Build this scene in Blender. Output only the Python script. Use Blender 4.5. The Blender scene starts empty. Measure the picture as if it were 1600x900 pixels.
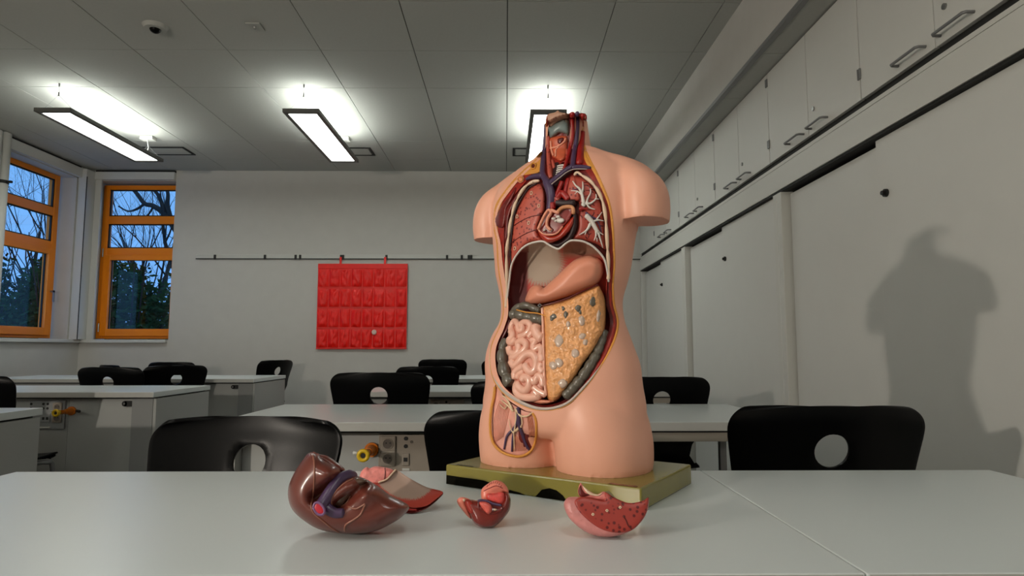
import bpy, bmesh, math, random
import numpy as np
from mathutils import Vector, Matrix, noise
from mathutils.bvhtree import BVHTree
from mathutils.geometry import delaunay_2d_cdt

scene = bpy.context.scene
C = scene.collection
rnd = random.Random(7)
PI = math.pi

# ------------------------------------------------------------------ camera
F = 1010.0
PITCH = math.atan(95 / F); YAW = math.atan(10 / F)
CAM = Vector((0, 0, 1.01))
FW = Vector((math.sin(YAW) * math.cos(PITCH), math.cos(YAW) * math.cos(PITCH), math.sin(PITCH)))
RT = Vector((math.cos(YAW), -math.sin(YAW), 0)); UP = RT.cross(FW)
cd = bpy.data.cameras.new('camera'); cam = bpy.data.objects.new('camera', cd); C.objects.link(cam)
cd.sensor_width = 36; cd.lens = 36 * F / 1600; cd.clip_start = .02; cd.clip_end = 200
cam.matrix_world = Matrix(((RT.x, UP.x, -FW.x, CAM.x), (RT.y, UP.y, -FW.y, CAM.y), (RT.z, UP.z, -FW.z, CAM.z), (0, 0, 0, 1)))
scene.camera = cam

# ------------------------------------------------------------------ light
scene.view_settings.view_transform = 'Standard'; scene.view_settings.look = 'None'
scene.view_settings.gamma = 1.0; scene.view_settings.use_curve_mapping = False
scene.view_settings.exposure = 0.0
DOWN, UPL = 11.0, 17.0            # luminaire emission, below and above
w = bpy.data.worlds.new('dusk'); scene.world = w; w.use_nodes = True
bg = w.node_tree.nodes['Background']; bg.inputs[0].default_value = (.15, .38, .80, 1); bg.inputs[1].default_value = 1.25
LAMP_AT, LAMP_W = (-2.73, -.98, 1.50), 190   # warm floor lamp behind the camera, throws the torso shadow on the cupboards

# ------------------------------------------------------------------ helpers
def lin(c):
    return tuple((v / 255 / 12.92) if v / 255 <= .04045 else ((v / 255 + .055) / 1.055) ** 2.4 for v in c)
MATS = {}
def mat(name, col, rough=.5, spec=.5, metal=0, bump=0, bscale=60, var=0, vscale=8, vcol=False, spots=None, coat=0, emis=None):
    if name in MATS: return MATS[name]
    m = bpy.data.materials.new(name); m.use_nodes = True; nt = m.node_tree; N = nt.nodes; L = nt.links
    b = N['Principled BSDF']
    c = lin(col) + (1,)
    b.inputs['Base Color'].default_value = c; b.inputs['Roughness'].default_value = rough
    b.inputs['Specular IOR Level'].default_value = spec; b.inputs['Metallic'].default_value = metal
    b.inputs['Coat Weight'].default_value = coat; b.inputs['Coat Roughness'].default_value = .12
    tc = N.new('ShaderNodeTexCoord'); src = None
    if vcol:
        a = N.new('ShaderNodeVertexColor'); a.layer_name = 'Col'; src = a.outputs[0]
    if var:
        n = N.new('ShaderNodeTexNoise'); n.inputs['Scale'].default_value = vscale; n.inputs['Detail'].default_value = 6
        L.new(tc.outputs['Object'], n.inputs['Vector'])
        mr = N.new('ShaderNodeMapRange'); mr.inputs[3].default_value = 1 - var; mr.inputs[4].default_value = 1 + var
        mr.inputs[1].default_value = .3; mr.inputs[2].default_value = .7
        L.new(n.outputs[0], mr.inputs[0])
        mx = N.new('ShaderNodeMix'); mx.data_type = 'RGBA'; mx.blend_type = 'MULTIPLY'; mx.inputs[0].default_value = 1
        if src: L.new(src, mx.inputs[6])
        else: mx.inputs[6].default_value = c
        L.new(mr.outputs[0], mx.inputs[7]); src = mx.outputs[2]
    if spots:   # (scale, radius, colour)
        v = N.new('ShaderNodeTexVoronoi'); v.inputs['Scale'].default_value = spots[0]
        L.new(tc.outputs['Object'], v.inputs['Vector'])
        cr = N.new('ShaderNodeMapRange'); cr.inputs[1].default_value = spots[1]; cr.inputs[2].default_value = spots[1] * .6
        L.new(v.outputs['Distance'], cr.inputs[0])
        mx = N.new('ShaderNodeMix'); mx.data_type = 'RGBA'
        L.new(cr.outputs[0], mx.inputs[0])
        if src: L.new(src, mx.inputs[6])
        else: mx.inputs[6].default_value = c
        mx.inputs[7].default_value = lin(spots[2]) + (1,); src = mx.outputs[2]
    if src: L.new(src, b.inputs['Base Color'])
    if bump:
        n = N.new('ShaderNodeTexNoise'); n.inputs['Scale'].default_value = bscale; n.inputs['Detail'].default_value = 4
        L.new(tc.outputs['Object'], n.inputs['Vector'])
        bp = N.new('ShaderNodeBump'); bp.inputs['Strength'].default_value = bump; bp.inputs['Distance'].default_value = .002
        L.new(n.outputs[0], bp.inputs['Height']); L.new(bp.outputs[0], b.inputs['Normal'])
    if emis:
        b.inputs['Emission Color'].default_value = lin(emis[0]) + (1,); b.inputs['Emission Strength'].default_value = emis[1]
    MATS[name] = m
    return m

def tag(o, label=None, cat=None, group=None, kind=None):
    if label: o['label'] = label
    if cat: o['category'] = cat
    if group: o['group'] = group
    if kind: o['kind'] = kind
    return o
def thing(name, label, cat, loc=(0, 0, 0), rz=0, group=None):
    o = bpy.data.objects.new(name, None); C.objects.link(o); o.empty_display_size = .1
    o.location = loc; o.rotation_euler = (0, 0, rz)
    return tag(o, label, cat, group)
def mk(name, verts, faces, m, parent=None, smooth=False, cols=None):
    me = bpy.data.meshes.new(name); me.from_pydata([tuple(v) for v in verts], [], faces); me.update()
    me.materials.append(m)
    if smooth: me.polygons.foreach_set('use_smooth', [True] * len(me.polygons))
    if cols is not None:
        a = me.color_attributes.new('Col', 'FLOAT_COLOR', 'POINT')
        a.data.foreach_set('color', [x for c in cols for x in (*c, 1)])
    o = bpy.data.objects.new(name, me); C.objects.link(o)
    if parent: o.parent = parent
    return o
class MB:
    def __init__(s): s.v = []; s.f = []
    def box(s, x0, x1, y0, y1, z0, z1):
        n = len(s.v)
        s.v += [(x, y, z) for z in (z0, z1) for y in (y0, y1) for x in (x0, x1)]
        s.f += [tuple(n + i for i in q) for q in ((0, 2, 3, 1), (4, 5, 7, 6), (0, 1, 5, 4), (2, 6, 7, 3), (0, 4, 6, 2), (1, 3, 7, 5))]
        return s
    def tube(s, pts, rad, seg=10, cap=True):
        pts = [Vector(p) for p in pts]; n = len(pts)
        if not hasattr(rad, '__len__'): rad = [rad] * n
        t = [(pts[min(i + 1, n - 1)] - pts[max(i - 1, 0)]).normalized() for i in range(n)]
        a = t[0].orthogonal().normalized(); base = len(s.v)
        for i in range(n):
            a = (a - t[i] * a.dot(t[i])).normalized(); b = t[i].cross(a)
            for k in range(seg):
                q = 2 * PI * k / seg
                s.v.append(tuple(pts[i] + (a * math.cos(q) + b * math.sin(q)) * rad[i]))
        for i in range(n - 1):
            for k in range(seg):
                k2 = (k + 1) % seg
                s.f.append((base + i * seg + k, base + i * seg + k2, base + (i + 1) * seg + k2, base + (i + 1) * seg + k))
        if cap:
            for i, sg in ((0, -1), (n - 1, 1)):
                s.v.append(tuple(pts[i] + t[i] * sg * rad[i] * .5)); c = len(s.v) - 1
                for k in range(seg):
                    q = (base + i * seg + k, base + i * seg + (k + 1) % seg)
                    s.f.append((q[0], q[1], c) if sg > 0 else (q[1], q[0], c))
        return s
    def disc(s, c, ax, r, h, seg=20, r2=None):   # solid short cylinder from c along ax
        c = Vector(c); ax = Vector(ax).normalized(); a = ax.orthogonal().normalized(); b = ax.cross(a); r2 = r if r2 is None else r2
        n = len(s.v)
        for cc, rr in ((c, r), (c + ax * h, r2)):
            for k in range(seg):
                q = 2 * PI * k / seg; s.v.append(tuple(cc + (a * math.cos(q) + b * math.sin(q)) * rr))
        s.f += [(n + k, n + (k + 1) % seg, n + seg + (k + 1) % seg, n + seg + k) for k in range(seg)]
        s.f += [tuple(n + k for k in range(seg))[::-1], tuple(n + seg + k for k in range(seg))]
        return s
    def build(s, name, m, parent=None, smooth=False, bevel=0, auto=False):
        o = mk(name, s.v, s.f, m, parent, smooth)
        if bevel:
            bm = bmesh.new(); bm.from_mesh(o.data)
            bmesh.ops.recalc_face_normals(bm, faces=bm.faces)
            bmesh.ops.bevel(bm, geom=[e for e in bm.edges if e.calc_face_angle(0) > .5], offset=bevel, segments=2, affect='EDGES', profile=.5)
            bm.to_mesh(o.data); bm.free()
        return o
def bx(name, m, parent, *a, bevel=0): return MB().box(*a).build(name, m, parent, bevel=bevel)
def copy_tree(o, parent=None):
    c = o.copy(); C.objects.link(c); c.parent = parent
    for ch in [x for x in bpy.data.objects if x.parent == o]: copy_tree(ch, c)
    return c
def catmull(pts, n=6, closed=False):
    P = [np.array(p, float) for p in pts]; m = len(P); out = []
    rng = range(m) if closed else range(m - 1)
    for i in rng:
        g = (lambda k: P[k % m]) if closed else (lambda k: P[min(max(k, 0), m - 1)])
        a, b, c, d = g(i - 1), g(i), g(i + 1), g(i + 2)
        for k in range(n):
            t = k / n
            out.append(.5 * (2 * b + (c - a) * t + (2 * a - 5 * b + 4 * c - d) * t * t + (3 * b - a - 3 * c + d) * t ** 3))
    if not closed: out.append(P[-1])
    return out

# ------------------------------------------------------------------ materials of the room
m_wall = mat('painted_wall', (196, 194, 189), .75, .3, bump=.15, bscale=180, var=.02)
m_ceil = mat('ceiling_tile', (178, 179, 174), .85, .2, bump=.3, bscale=400, var=.02, vscale=60)
m_gap = mat('ceiling_gap', (50, 50, 48), .9)
m_floor = mat('floor', (95, 92, 86), .5, .4, var=.06)
m_top = mat('desk_top', (209, 215, 215), .3, .5, bump=.05, bscale=300)
m_edge = mat('desk_edge', (176, 176, 172), .45)
m_desk = mat('desk_panel', (165, 167, 165), .55, .4)
m_desk2 = mat('desk_panel_dark', (138, 140, 140), .55, .4)
m_cab = mat('cabinet_laminate', (208, 208, 203), .5, .4, var=.01)
m_fascia = mat('cabinet_fascia', (206, 206, 200), .5, .4)
m_dark = mat('shadow_gap', (28, 28, 27), .8)
m_metal = mat('brushed_metal', (150, 150, 148), .35, .5, .9)
m_steel = mat('steel_grey', (128, 129, 130), .4, .5, .3)
m_black = mat('black_plastic', (8, 8, 9), .3, .12, bump=.08, bscale=500)
m_blackm = mat('black_matt', (20, 20, 20), .6)
m_white = mat('white_paint', (205, 205, 200), .5)
m_orange = mat('orange_window_paint', (244, 138, 4), .4)
m_frame = mat('lamp_frame', (92, 93, 90), .5)
m_yellow = mat('yellow_plastic', (226, 186, 30), .35)
m_amber = mat('orange_plastic', (214, 118, 14), .35)
m_sock = mat('socket_plastic', (150, 140, 128), .45)
m_socki = mat('socket_well', (95, 86, 78), .5)

# ------------------------------------------------------------------ room shell
XL, XR, YB, YF, H = -4.66, 2.1, 7.13, -3.6, 3.0
tag(bx('floor', m_floor, None, XL - .4, XR + .1, YF - .1, YB + .4, -.1, 0), kind='structure')
cl = tag(bx('ceiling', m_gap, None, XL - .4, XR + .1, YF - .1, YB + .4, H + .012, H + .1), kind='structure')
xs = [XL - .3] + [-4.362 + .6245 * k for k in range(10)] + [1.36]
ys = [YF] + [4.8 - .6245 * k for k in range(12, -1, -1)] + [6.07, 6.68, YB + .3]
tiles = {}
for i in range(len(xs) - 1):
    for j in range(len(ys) - 1):
        key = (round(xs[i + 1] - xs[i], 3), round(ys[j + 1] - ys[j], 3))
        if key not in tiles:
            o = MB().box(.0025, key[0] - .0025, .0025, key[1] - .0025, 0, .011).build('ceiling_tile', m_ceil, cl, bevel=.001)
            tiles[key] = o.data
        else:
            o = bpy.data.objects.new('ceiling_tile', tiles[key]); C.objects.link(o); o.parent = cl
        o.location = (xs[i], ys[j], H)
tag(bx('wall_front', m_wall, None, XL - .4, XR + .1, YF - .1, YF, 0, H), kind='structure')
tag(bx('wall_right', m_wall, None, XR, XR + .1, YF, YB, 0, H), kind='structure')
# back wall with the corner window opening (x -4.60 .. -3.69)
WZ0, WZ1 = 1.11, 2.88
bw = MB(); bw.box(-3.69, XR, YB, YB + .3, 0, H).box(XL - .3, -3.69, YB, YB + .3, 0, WZ0).box(XL - .3, -3.69, YB, YB + .3, WZ1, H).box(XL - .1, -4.57, YB, YB + .3, WZ0, WZ1)
tag(bw.build('wall_back', m_wall), kind='structure')
lw = MB(); lw.box(XL - .3, XL, YF, 5.85, 0, H).box(XL - .3, XL, 5.85, YB, 0, WZ0).box(XL - .3, XL, 5.85, YB, WZ1 - .02, H).box(XL - .3, XL, 6.93, YB + .0, WZ0, WZ1)
tag(lw.build('wall_left', m_wall), kind='structure')
t = tag(bx('trim_1', m_white, None, XL + .002, XL + .09, 6.95, YB - .001, WZ0, H - .03, bevel=.004), kind='structure')
tag(bx('trim_2', m_white, None, -4.569, -4.50, YB - .03, YB - .001, WZ0, H - .02, bevel=.004), kind='structure')
t = tag(MB().box(XL + .09, -3.69, YB - .045, YB - .002, 2.885, 2.972).build('trim_3', m_white, bevel=.004), kind='structure')
bx('shadow_line', m_dark, t, XL + .09, -3.69, YB - .03, YB - .002, 2.972, 2.992)
t = tag(MB().box(XL + .002, XL + .045, 5.2, 6.95, 2.87, 2.972).build('trim_4', m_white, bevel=.004), kind='structure')
bx('shadow_line', m_dark, t, XL + .002, XL + .03, 5.2, 6.95, 2.972, 2.992)
bx('shadow_line', m_dark, t, XL + .091, XL + .097, 6.95, 6.957, WZ0, 2.88)
tag(MB().box(XL + .02, -3.70, YB - .05, YB + .16, WZ0 - .035, WZ0).build('trim_5', m_white, bevel=.004), kind='structure')
tag(MB().box(XL - .14, XL + .05, 5.86, YB - .051, WZ0 - .035, WZ0).build('trim_6', m_white, bevel=.004), kind='structure')
m_glass = bpy.data.materials.new('window_glass'); m_glass.use_nodes = True
nt = m_glass.node_tree; nt.nodes.clear()
go = nt.nodes.new('ShaderNodeOutputMaterial'); gm = nt.nodes.new('ShaderNodeMixShader'); gt = nt.nodes.new('ShaderNodeBsdfTransparent'); gg = nt.nodes.new('ShaderNodeBsdfGlossy')
gg.inputs['Roughness'].default_value = .02; gm.inputs[0].default_value = .025
nt.links.new(gt.outputs[0], gm.inputs[1]); nt.links.new(gg.outputs[0], gm.inputs[2]); nt.links.new(gm.outputs[0], go.inputs[0])
def window(name, L, rot, loc):
    """frame in local x (0..L), z; faces -y"""
    r = bpy.data.objects.new(name, None); C.objects.link(r); r.location = loc; r.rotation_euler = (0, 0, rot); tag(r, kind='structure')
    z0, z1 = 1.12, 2.86
    for nm, a in (('jamb', (0, .07, z0, z1)), ('jamb', (L - .07, L, z0, z1)), ('head', (.07, L - .07, z1 - .05, z1)), ('bottom_rail', (.07, L - .07, z0, z0 + .05)),
                  ('transom', (.07, L - .07, 2.415, 2.505)), ('transom', (.07, L - .07, 2.06, 2.14))):
        MB().box(a[0], a[1], 0, .07, a[2], a[3]).build(nm, m_orange, r, bevel=.004)
    # opening sash below
    s = MB().box(.05, .125, -.02, .05, z0 + .03, 2.06).box(L - .125, L - .05, -.02, .05, z0 + .03, 2.06).box(.125, L - .125, -.02, .05, z0 + .03, z0 + .11).box(.125, L - .125, -.02, .05, 2.0, 2.06).build('sash', m_orange, r, bevel=.003)
    for a in ((.12, L - .12, z0 + .1, 2.01), (.07, L - .07, 2.14, 2.415), (.07, L - .07, 2.505, z1 - .05)):
        bx('pane', m_glass, r, a[0], a[1], .03, .036, a[2], a[3])
        g = MB()
        for q in ((a[0] - .002, a[0] + .012, a[2], a[3]), (a[1] - .012, a[1] + .002, a[2], a[3]), (a[0], a[1], a[2] - .002, a[2] + .012), (a[0], a[1], a[3] - .012, a[3] + .002)):
            g.box(q[0], q[1], .012, .03, q[2], q[3])
        g.build('gasket', m_blackm, r)
    for zz in (1.2, 2.04):
        MB().tube([(.035, -.012, zz), (.035, -.012, zz + .09)], .008, 8).build('hinge', m_metal, r)
    MB().box(L - .075, L - .06, -.06, -.045, 1.5, 1.62).box(L - .075, L - .06, -.06, 0, 1.6, 1.62).build('handle', m_metal, r)
    return r
window('window_1', .94, 0, (-4.56, YB + .12, 0))
window('window_2', .98, PI / 2, (XL - .14, 5.90, 0))
# vertical pipe on the left wall
pp = thing('vertical_pipe', 'white vertical pipe with a black clamp beside the left window', 'pipe', (XL + .06, 5.83, 0))
MB().tube([(0, 0, .02), (0, 0, 2.98)], .05, 20).build('pipe', m_white, pp, True)
MB().tube([(0, -.085, 0.02), (0, -.085, 2.98)], .035, 16).build('side_pipe', m_white, pp, True)
MB().disc((0, 0, 2.51), (0, 0, 1), .054, .03).box(.03, .1, -.02, .0, 2.515, 2.535).build('clamp', m_blackm, pp)
MB().disc((0, 0, .97), (0, 0, 1), .054, .025).build('clamp', m_blackm, pp)

# ------------------------------------------------------------------ bulkhead and cupboards on the right
CX = 1.5
bk = tag(bx('wall_right_bulkhead', m_wall, None, 1.357, XR, YF, YB, 2.6, H + .005), kind='structure')
bx('edge_rail', m_steel, bk, 1.345, 1.375, YF, YB - .001, 2.583, 2.606)
for k in range(18):
    y0 = YF + .05 + k * .625; y1 = min(y0 + .62, YB - .002)
    if y1 - y0 > .1: bx('soffit_panel', m_ceil, bk, 1.38, CX + .05, y0, y1, 2.588, 2.598)
CZ0, CZ1, FZ = 2.045, 2.585, 1.875
def handle_mb(y0, y1, z, x):
    return MB().tube([(x, y0, z), (x - .026, y0, z), (x - .034, y0 + .008, z), (x - .034, y1 - .008, z), (x - .026, y1, z), (x, y1, z)], .0055, 8)
edges = [-2.103, -1.157, -.211, .735, 1.681, 2.627, 3.573, 4.53, 5.49, 6.43, 7.12]
ordw = ['third', 'nearest', 'second']
vis = {4: 'grey two-door wall cupboard at the top right, cut off by the frame',
       5: 'grey two-door wall cupboard above the torso shadow, nearest one shown whole',
       6: 'grey two-door wall cupboard above the wide post between the sliding doors',
       7: 'grey two-door wall cupboard just right of the torso shoulder',
       8: 'grey two-door wall cupboard, second from the back wall end',
       9: 'narrow grey wall cupboard at the far end against the back wall'}
for i in range(3, len(edges) - 1):
    a, b = edges[i] + .001, edges[i + 1] - .001; mid = (a + b) / 2
    u = thing('wall_cupboard', vis.get(i, 'grey two-door wall cupboard beside the camera, outside the frame'), 'cupboard', (CX, mid, CZ0), 0, 'wall cupboards over the sliding doors')
    lo_, hi = a - mid, b - mid
    bx('body', m_dark, u, .02, .55, lo_, hi, 0, CZ1 - CZ0)
    for nm, y0, y1 in (('n', lo_ + .0028, -.0028), ('f', .0028, hi - .0028)):
        d = MB().box(0, .0185, y0, y1, .012, CZ1 - CZ0 - .004).build('door', m_cab, u, bevel=.0012)
        if i < 9:
            h0, h1 = (-.19, -.03) if nm == 'n' else (.05, .21)
            handle_mb(h0, h1, .04, 0).build('handle', m_steel, d, True)
            if nm == 'n': MB().disc((0.002, -.06, .13), (-1, 0, 0), .011, .008, 14).build('lock', m_metal, d)
            yh = lo_ + .006 if nm == 'n' else hi - .006
            for zz in (.1, .46): MB().tube([(-.004, yh, zz), (-.004, yh, zz + .045)], .005, 6).build('hinge', m_steel, d)
tr = tag(bx('trim_7', m_fascia, None, CX - .006, CX + .02, -.3, YB - .002, FZ, CZ0 - .045, bevel=.002), kind='structure')
bx('upper_strip', m_fascia, tr, CX + .0, CX + .02, -.3, YB - .002, CZ0 - .04, CZ0 - .022)
bx('track', m_dark, tr, CX + .012, CX + .06, -.3, YB - .002, CZ0 - .05, CZ0 - .001)
bx('lower_track', m_dark, tr, CX + .0, CX + .12, -.3, YB - .002, FZ - .012, FZ - .0005)
su = [(-.3, 1.6), (1.6, 3.5), (3.5, 5.4), (5.4, 7.12)]
sl = ['sliding-door cupboard running past the camera on the right edge, outside the frame', 'wide grey sliding-door cupboard carrying the shadow of the torso', 'grey sliding-door cupboard between the two posts, behind the desk at right', 'far grey sliding-door cupboard partly hidden by the torso']
for i, (a, b) in enumerate(su):
    u = thing('sliding_cupboard', sl[i], 'cupboard', (CX, a, 0), 0, 'sliding-door cupboards along the right wall')
    n = b - a
    bx('body', m_dark, u, .07, .58, .002, n - .002, .02, FZ - .014)
    bx('post', m_fascia, u, -.002, .069, n - .055 if i < 3 else n - .03, n - .001, .02, FZ - .012, bevel=.003)
    if i: bx('post', m_fascia, u, -.002, .069, .001, .05, .02, FZ - .012, bevel=.003)
    d = MB().box(.022, .038, .064, n / 2 + .03, .03, FZ - .014).build('door', m_cab, u, bevel=.002)
    k = MB().disc((.023, n / 2 - .03, 1.63), (-1, 0, 0), .016, .012, 16).disc((.012, n / 2 - .03, 1.63), (-1, 0, 0), .009, .012, 12).build('lock', m_blackm, d)
    MB().box(.044, .06, n / 2 - .05, n - .07, .03, FZ - .028).build('door', m_cab, u, bevel=.002)
    bx('plinth', m_dark, u, .05, .069, .051, n - .056, 0, .03)

# ------------------------------------------------------------------ pendant lights
m_diff = mat('lamp_diffuser', (255, 255, 255), .5, emis=((250, 255, 250), DOWN))
m_up = mat('lamp_uplight', (255, 255, 255), .5, emis=((250, 255, 247), UPL))
labs = ['pendant strip light nearest the windows, at left', 'pendant strip light in the middle of the ceiling above the red pocket organiser', 'pendant strip light partly hidden behind the torso neck']
def pendant(x, y, label, anchors):
    L, W = 1.31, .272
    t = thing('pendant_light', label, 'light', (x, y, 2.76), 0, 'pendant strip lights')
    f = MB().box(-W / 2, -W / 2 + .03, 0, L, 0, .03).box(W / 2 - .03, W / 2, 0, L, 0, .03).box(-W / 2 + .03, W / 2 - .03, 0, .04, 0, .03).box(-W / 2 + .03, W / 2 - .03, L - .04, L, 0, .03)
    f.build('frame', m_frame, t, bevel=.002)
    bx('diffuser', m_diff, t, -W / 2 + .03, W / 2 - .03, .04, L - .04, .006, .012)
    bx('top_cover', m_frame, t, -W / 2 + .03, W / 2 - .03, .04, L - .04, .014, .022)
    bx('upper_diffuser', m_up, t, -W / 2 + .05, W / 2 - .05, .12, L - .12, .0225, .026)
    for q, yy in enumerate((.06, L - .03)):
        ww = MB()
        for s in (-1, 1): ww.tube([(s * (W / 2 - .02), yy, .03), (0, yy, .15)], .0012, 5)
        ww.tube([(0, yy, .15), (0, yy, .236)], .0015, 5); ww.tube([(0, yy, .14), (0, yy, .17)], .005, 8); ww.tube([(0, yy, .215), (0, yy, .238)], .006, 8)
        ww.build('suspension_wire', m_steel, t)
    bx('ceiling_box', m_white, t, -.07, .05, L - .06, L + .02, .205, .238, bevel=.004)
    MB().tube([(.0, L - .05, .205), (.02, L - .06, .12), (.0, L - .07, .03)], .004, 6).build('cable', m_white, t)
    return t
for i, x in enumerate((-3.36, -1.525, .32)): pendant(x, 4.675, labs[i], None)
for x, lb in ((-3.36, 'pendant strip light behind the camera on the window side, outside the frame'), (-1.525, 'pendant strip light above and left of the camera, outside the frame'), (.32, 'pendant strip light right above the camera, outside the frame')): pendant(x, -1.25, lb, None)

# warm floor lamp behind the camera
t = thing('floor_lamp', 'slim bare-bulb floor lamp behind and left of the camera, outside the frame', 'lamp', (LAMP_AT[0], LAMP_AT[1], 0))
MB().disc((0, 0, 0), (0, 0, 1), .14, .02, 28, .12).build('base', m_blackm, t)
MB().tube([(0, 0, .02), (0, 0, LAMP_AT[2] - .12)], .011, 12).build('pole', m_blackm, t, True)
MB().disc((0, 0, LAMP_AT[2] - .12), (0, 0, 1), .02, .05, 16).build('socket', m_white, t)
ld = bpy.data.lights.new('bulb', 'POINT'); ld.energy = LAMP_W; ld.color = (1, .90, .78); ld.shadow_soft_size = .045
lo = bpy.data.objects.new('bulb_light', ld); C.objects.link(lo); lo.parent = t; lo.location = (0, 0, LAMP_AT[2])

# ceiling fittings
for i, (x0, x1, lb) in enumerate(((-3.64, -3.19, 'dark-rimmed ceiling air vent beside the leftmost pendant light'), (-1.80, -1.345, 'dark-rimmed ceiling air vent beside the middle pendant light'), (.07, .53, 'dark-rimmed ceiling air vent left of the torso neck'))):
    t = thing('ceiling_vent', lb, 'vent', (x0, 6.27, H), 0, 'ceiling air vents'); L = x1 - x0
    MB().box(0, L, 0, .022, -.008, .0).box(0, L, .235, .257, -.008, 0).box(0, .022, .022, .235, -.008, 0).box(L - .022, L, .022, .235, -.008, 0).build('frame', m_dark, t)
    bx('plate', m_ceil, t, .03, L - .03, .03, .228, -.006, -.001)
t = thing('dome_camera', 'round white ceiling camera with a dark dome near the top left', 'camera', (-2.17, 3.855, H))
MB().disc((0, 0, 0), (0, 0, -1), .075, .022, 32, .062).build('mount', m_ceil, t, bevel=0)
hs = MB(); hs.tube([(0, 0, -.018)] + [(0, 0, -.018 - .03 * math.sin(a)) for a in (.3, .6, .9, 1.2, 1.45)], [.033] + [.033 * math.cos(a) for a in (.3, .6, .9, 1.2, 1.45)], 20); hs.build('dome', m_black, t, True)
t = thing('ceiling_sensor', 'small square white sensor plate with a tiny lens on the ceiling', 'sensor', (-1.553, 3.848, H))
MB().box(-.045, .045, -.045, .045, -.008, 0).build('plate', m_ceil, t, bevel=.002)
MB().disc((0, 0, -.008), (0, 0, -1), .013, .012, 14, .008).build('lens', m_metal, t)

# ------------------------------------------------------------------ display rail and pocket organiser
t = thing('display_rail', 'long thin metal display rail fixed across the back wall', 'rail', (-3.424, YB, 2.0))
m_rail = mat('rail_aluminium', (198, 198, 193), .4, .5, .0)
MB().box(0, 5.0, -.012, -.001, 0, .05).build('rail', m_rail, t)
MB().box(0, 5.0, -.02, -.012, -.004, .006).build('lower_lip', m_blackm, t)
MB().box(0, 5.0, -.018, -.012, .042, .05).build('upper_lip', m_white, t)
for x in (335, 413, 461, 468, 532, 535, 603, 698, 721, 732, 736):
    xx = (x - 790) / F * 7.13 + 3.424
    bx('clip', m_blackm, t, xx - .012, xx + .012, -.026, -.0185, -.008, .045)
m_red = mat('red_fabric', (242, 20, 8), .4, .4, bump=.6, bscale=35, var=.06, vscale=14)
t = thing('pocket_organiser', 'red hanging organiser of 32 pockets on the back wall', 'organiser', (-2.068, YB - .03, 1.005))
OW, OH = .985, .94
bx('backing', m_red, t, 0, OW, -.0, .006, 0, OH, bevel=.002)
bx('hem', m_red, t, 0, OW, -.008, -.0005, OH - .055, OH, bevel=.003)
for x in (.245, .735): bx('loop', m_red, t, x - .012, x + .012, -.002, .003, OH - .02, OH + .075)
for r in range(4):
    bx('seam', m_red, t, 0, OW, -.006, -.0005, .005 + r * .222, .017 + r * .222, bevel=.002)
    for c in range(8):
        wv = []; nf = []; n = 12
        rr = random.Random(r * 8 + c); sx, sz, am = rr.random() * 9, rr.random() * 9, .016 + .012 * rr.random(); sag = .01 + .035 * rr.random() ** 2
        for j in range(n + 1):
            for i in range(n + 1):
                a, b = i / n, j / n
                bul = am * (math.sin(PI * a) ** .6) * (.25 + .75 * (1 - b) ** .4 * min(1, b * 6 + .15)) + .016 * noise.noise((a * 3.5 + sx, b * 3.5 + sz, r)) * math.sin(PI * a)
                wv.append((c * .1225 + .006 + a * .112, -.003 - max(bul, .0), .02 + r * .222 + b * (.202 - sag * math.sin(PI * a))))
        for j in range(n):
            for i in range(n): k = j * (n + 1) + i; nf.append((k, k + 1, k + n + 2, k + n + 1))
        mk('pocket', wv, nf, m_red, t, True)
MB().disc((.637, -.035, .185), (0, -1, 0), .028, .006, 16, .02).build('badge', mat('badge', (225, 190, 180), .4), t)

# ------------------------------------------------------------------ desks
TZ = .76
def socket(parent, x, y, z, r=.018):
    p = MB().box(x - .027, x + .027, y - .008, y, z - .027, z + .027).build('socket', m_sock, parent, bevel=.004)
    s = MB(); n = 18
    MB().disc((x, y - .0082, z), (0, -1, 0), r, .0006, n).build('well', m_socki, p)
    MB().tube([(x + r * math.cos(a), y - .009, z + r * math.sin(a)) for a in [2 * PI * k / 20 for k in range(21)]], .0016, 6, False).build('rim', m_sock, p)
    MB().disc((x - .006, y - .0086, z + .003), (0, -1, 0), .0028, .0006, 8).disc((x + .008, y - .0086, z + .003), (0, -1, 0), .0028, .0006, 8).build('hole', m_blackm, p)
def gas_tap(parent, x, y, z, small=False):
    g = MB().disc((x, y, z), (0, -1, 0), .025, .012, 24).disc((x, y - .012, z), (0, -1, 0), .019, .05, 20, .014).build('gas_tap', m_amber, parent)
    MB().tube([(x, y - .055, z), (x - .002, y - .12, z)], .012, 14).build('stem', m_amber, g, True)
    ring = [(x - .002 + .0155 * math.cos(a), y - .135, z + .0155 * math.sin(a)) for a in [2 * PI * k / 24 for k in range(25)]]
    MB().tube(ring, .007, 8, False).disc((x - .002, y - .115, z), (0, -1, 0), .017, .018, 20).build('knob', m_yellow, g, True)
    MB().disc((x - .002, y - .133, z), (0, -1, 0), .011, .003, 16).build('knob_centre', m_blackm, g)
    MB().tube([(x - .02, y - .125, z + .006), (x - .038, y - .125, z + .008)], .006, 8).build('nozzle', m_white, g, True)
def power(parent, x0, x1, y, z1, net=True, n=2):
    p = MB().box(x0, x1, y - .012, y, z1 - .135, z1).build('socket_panel', m_sock, parent, bevel=.003)
    return p
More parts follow.
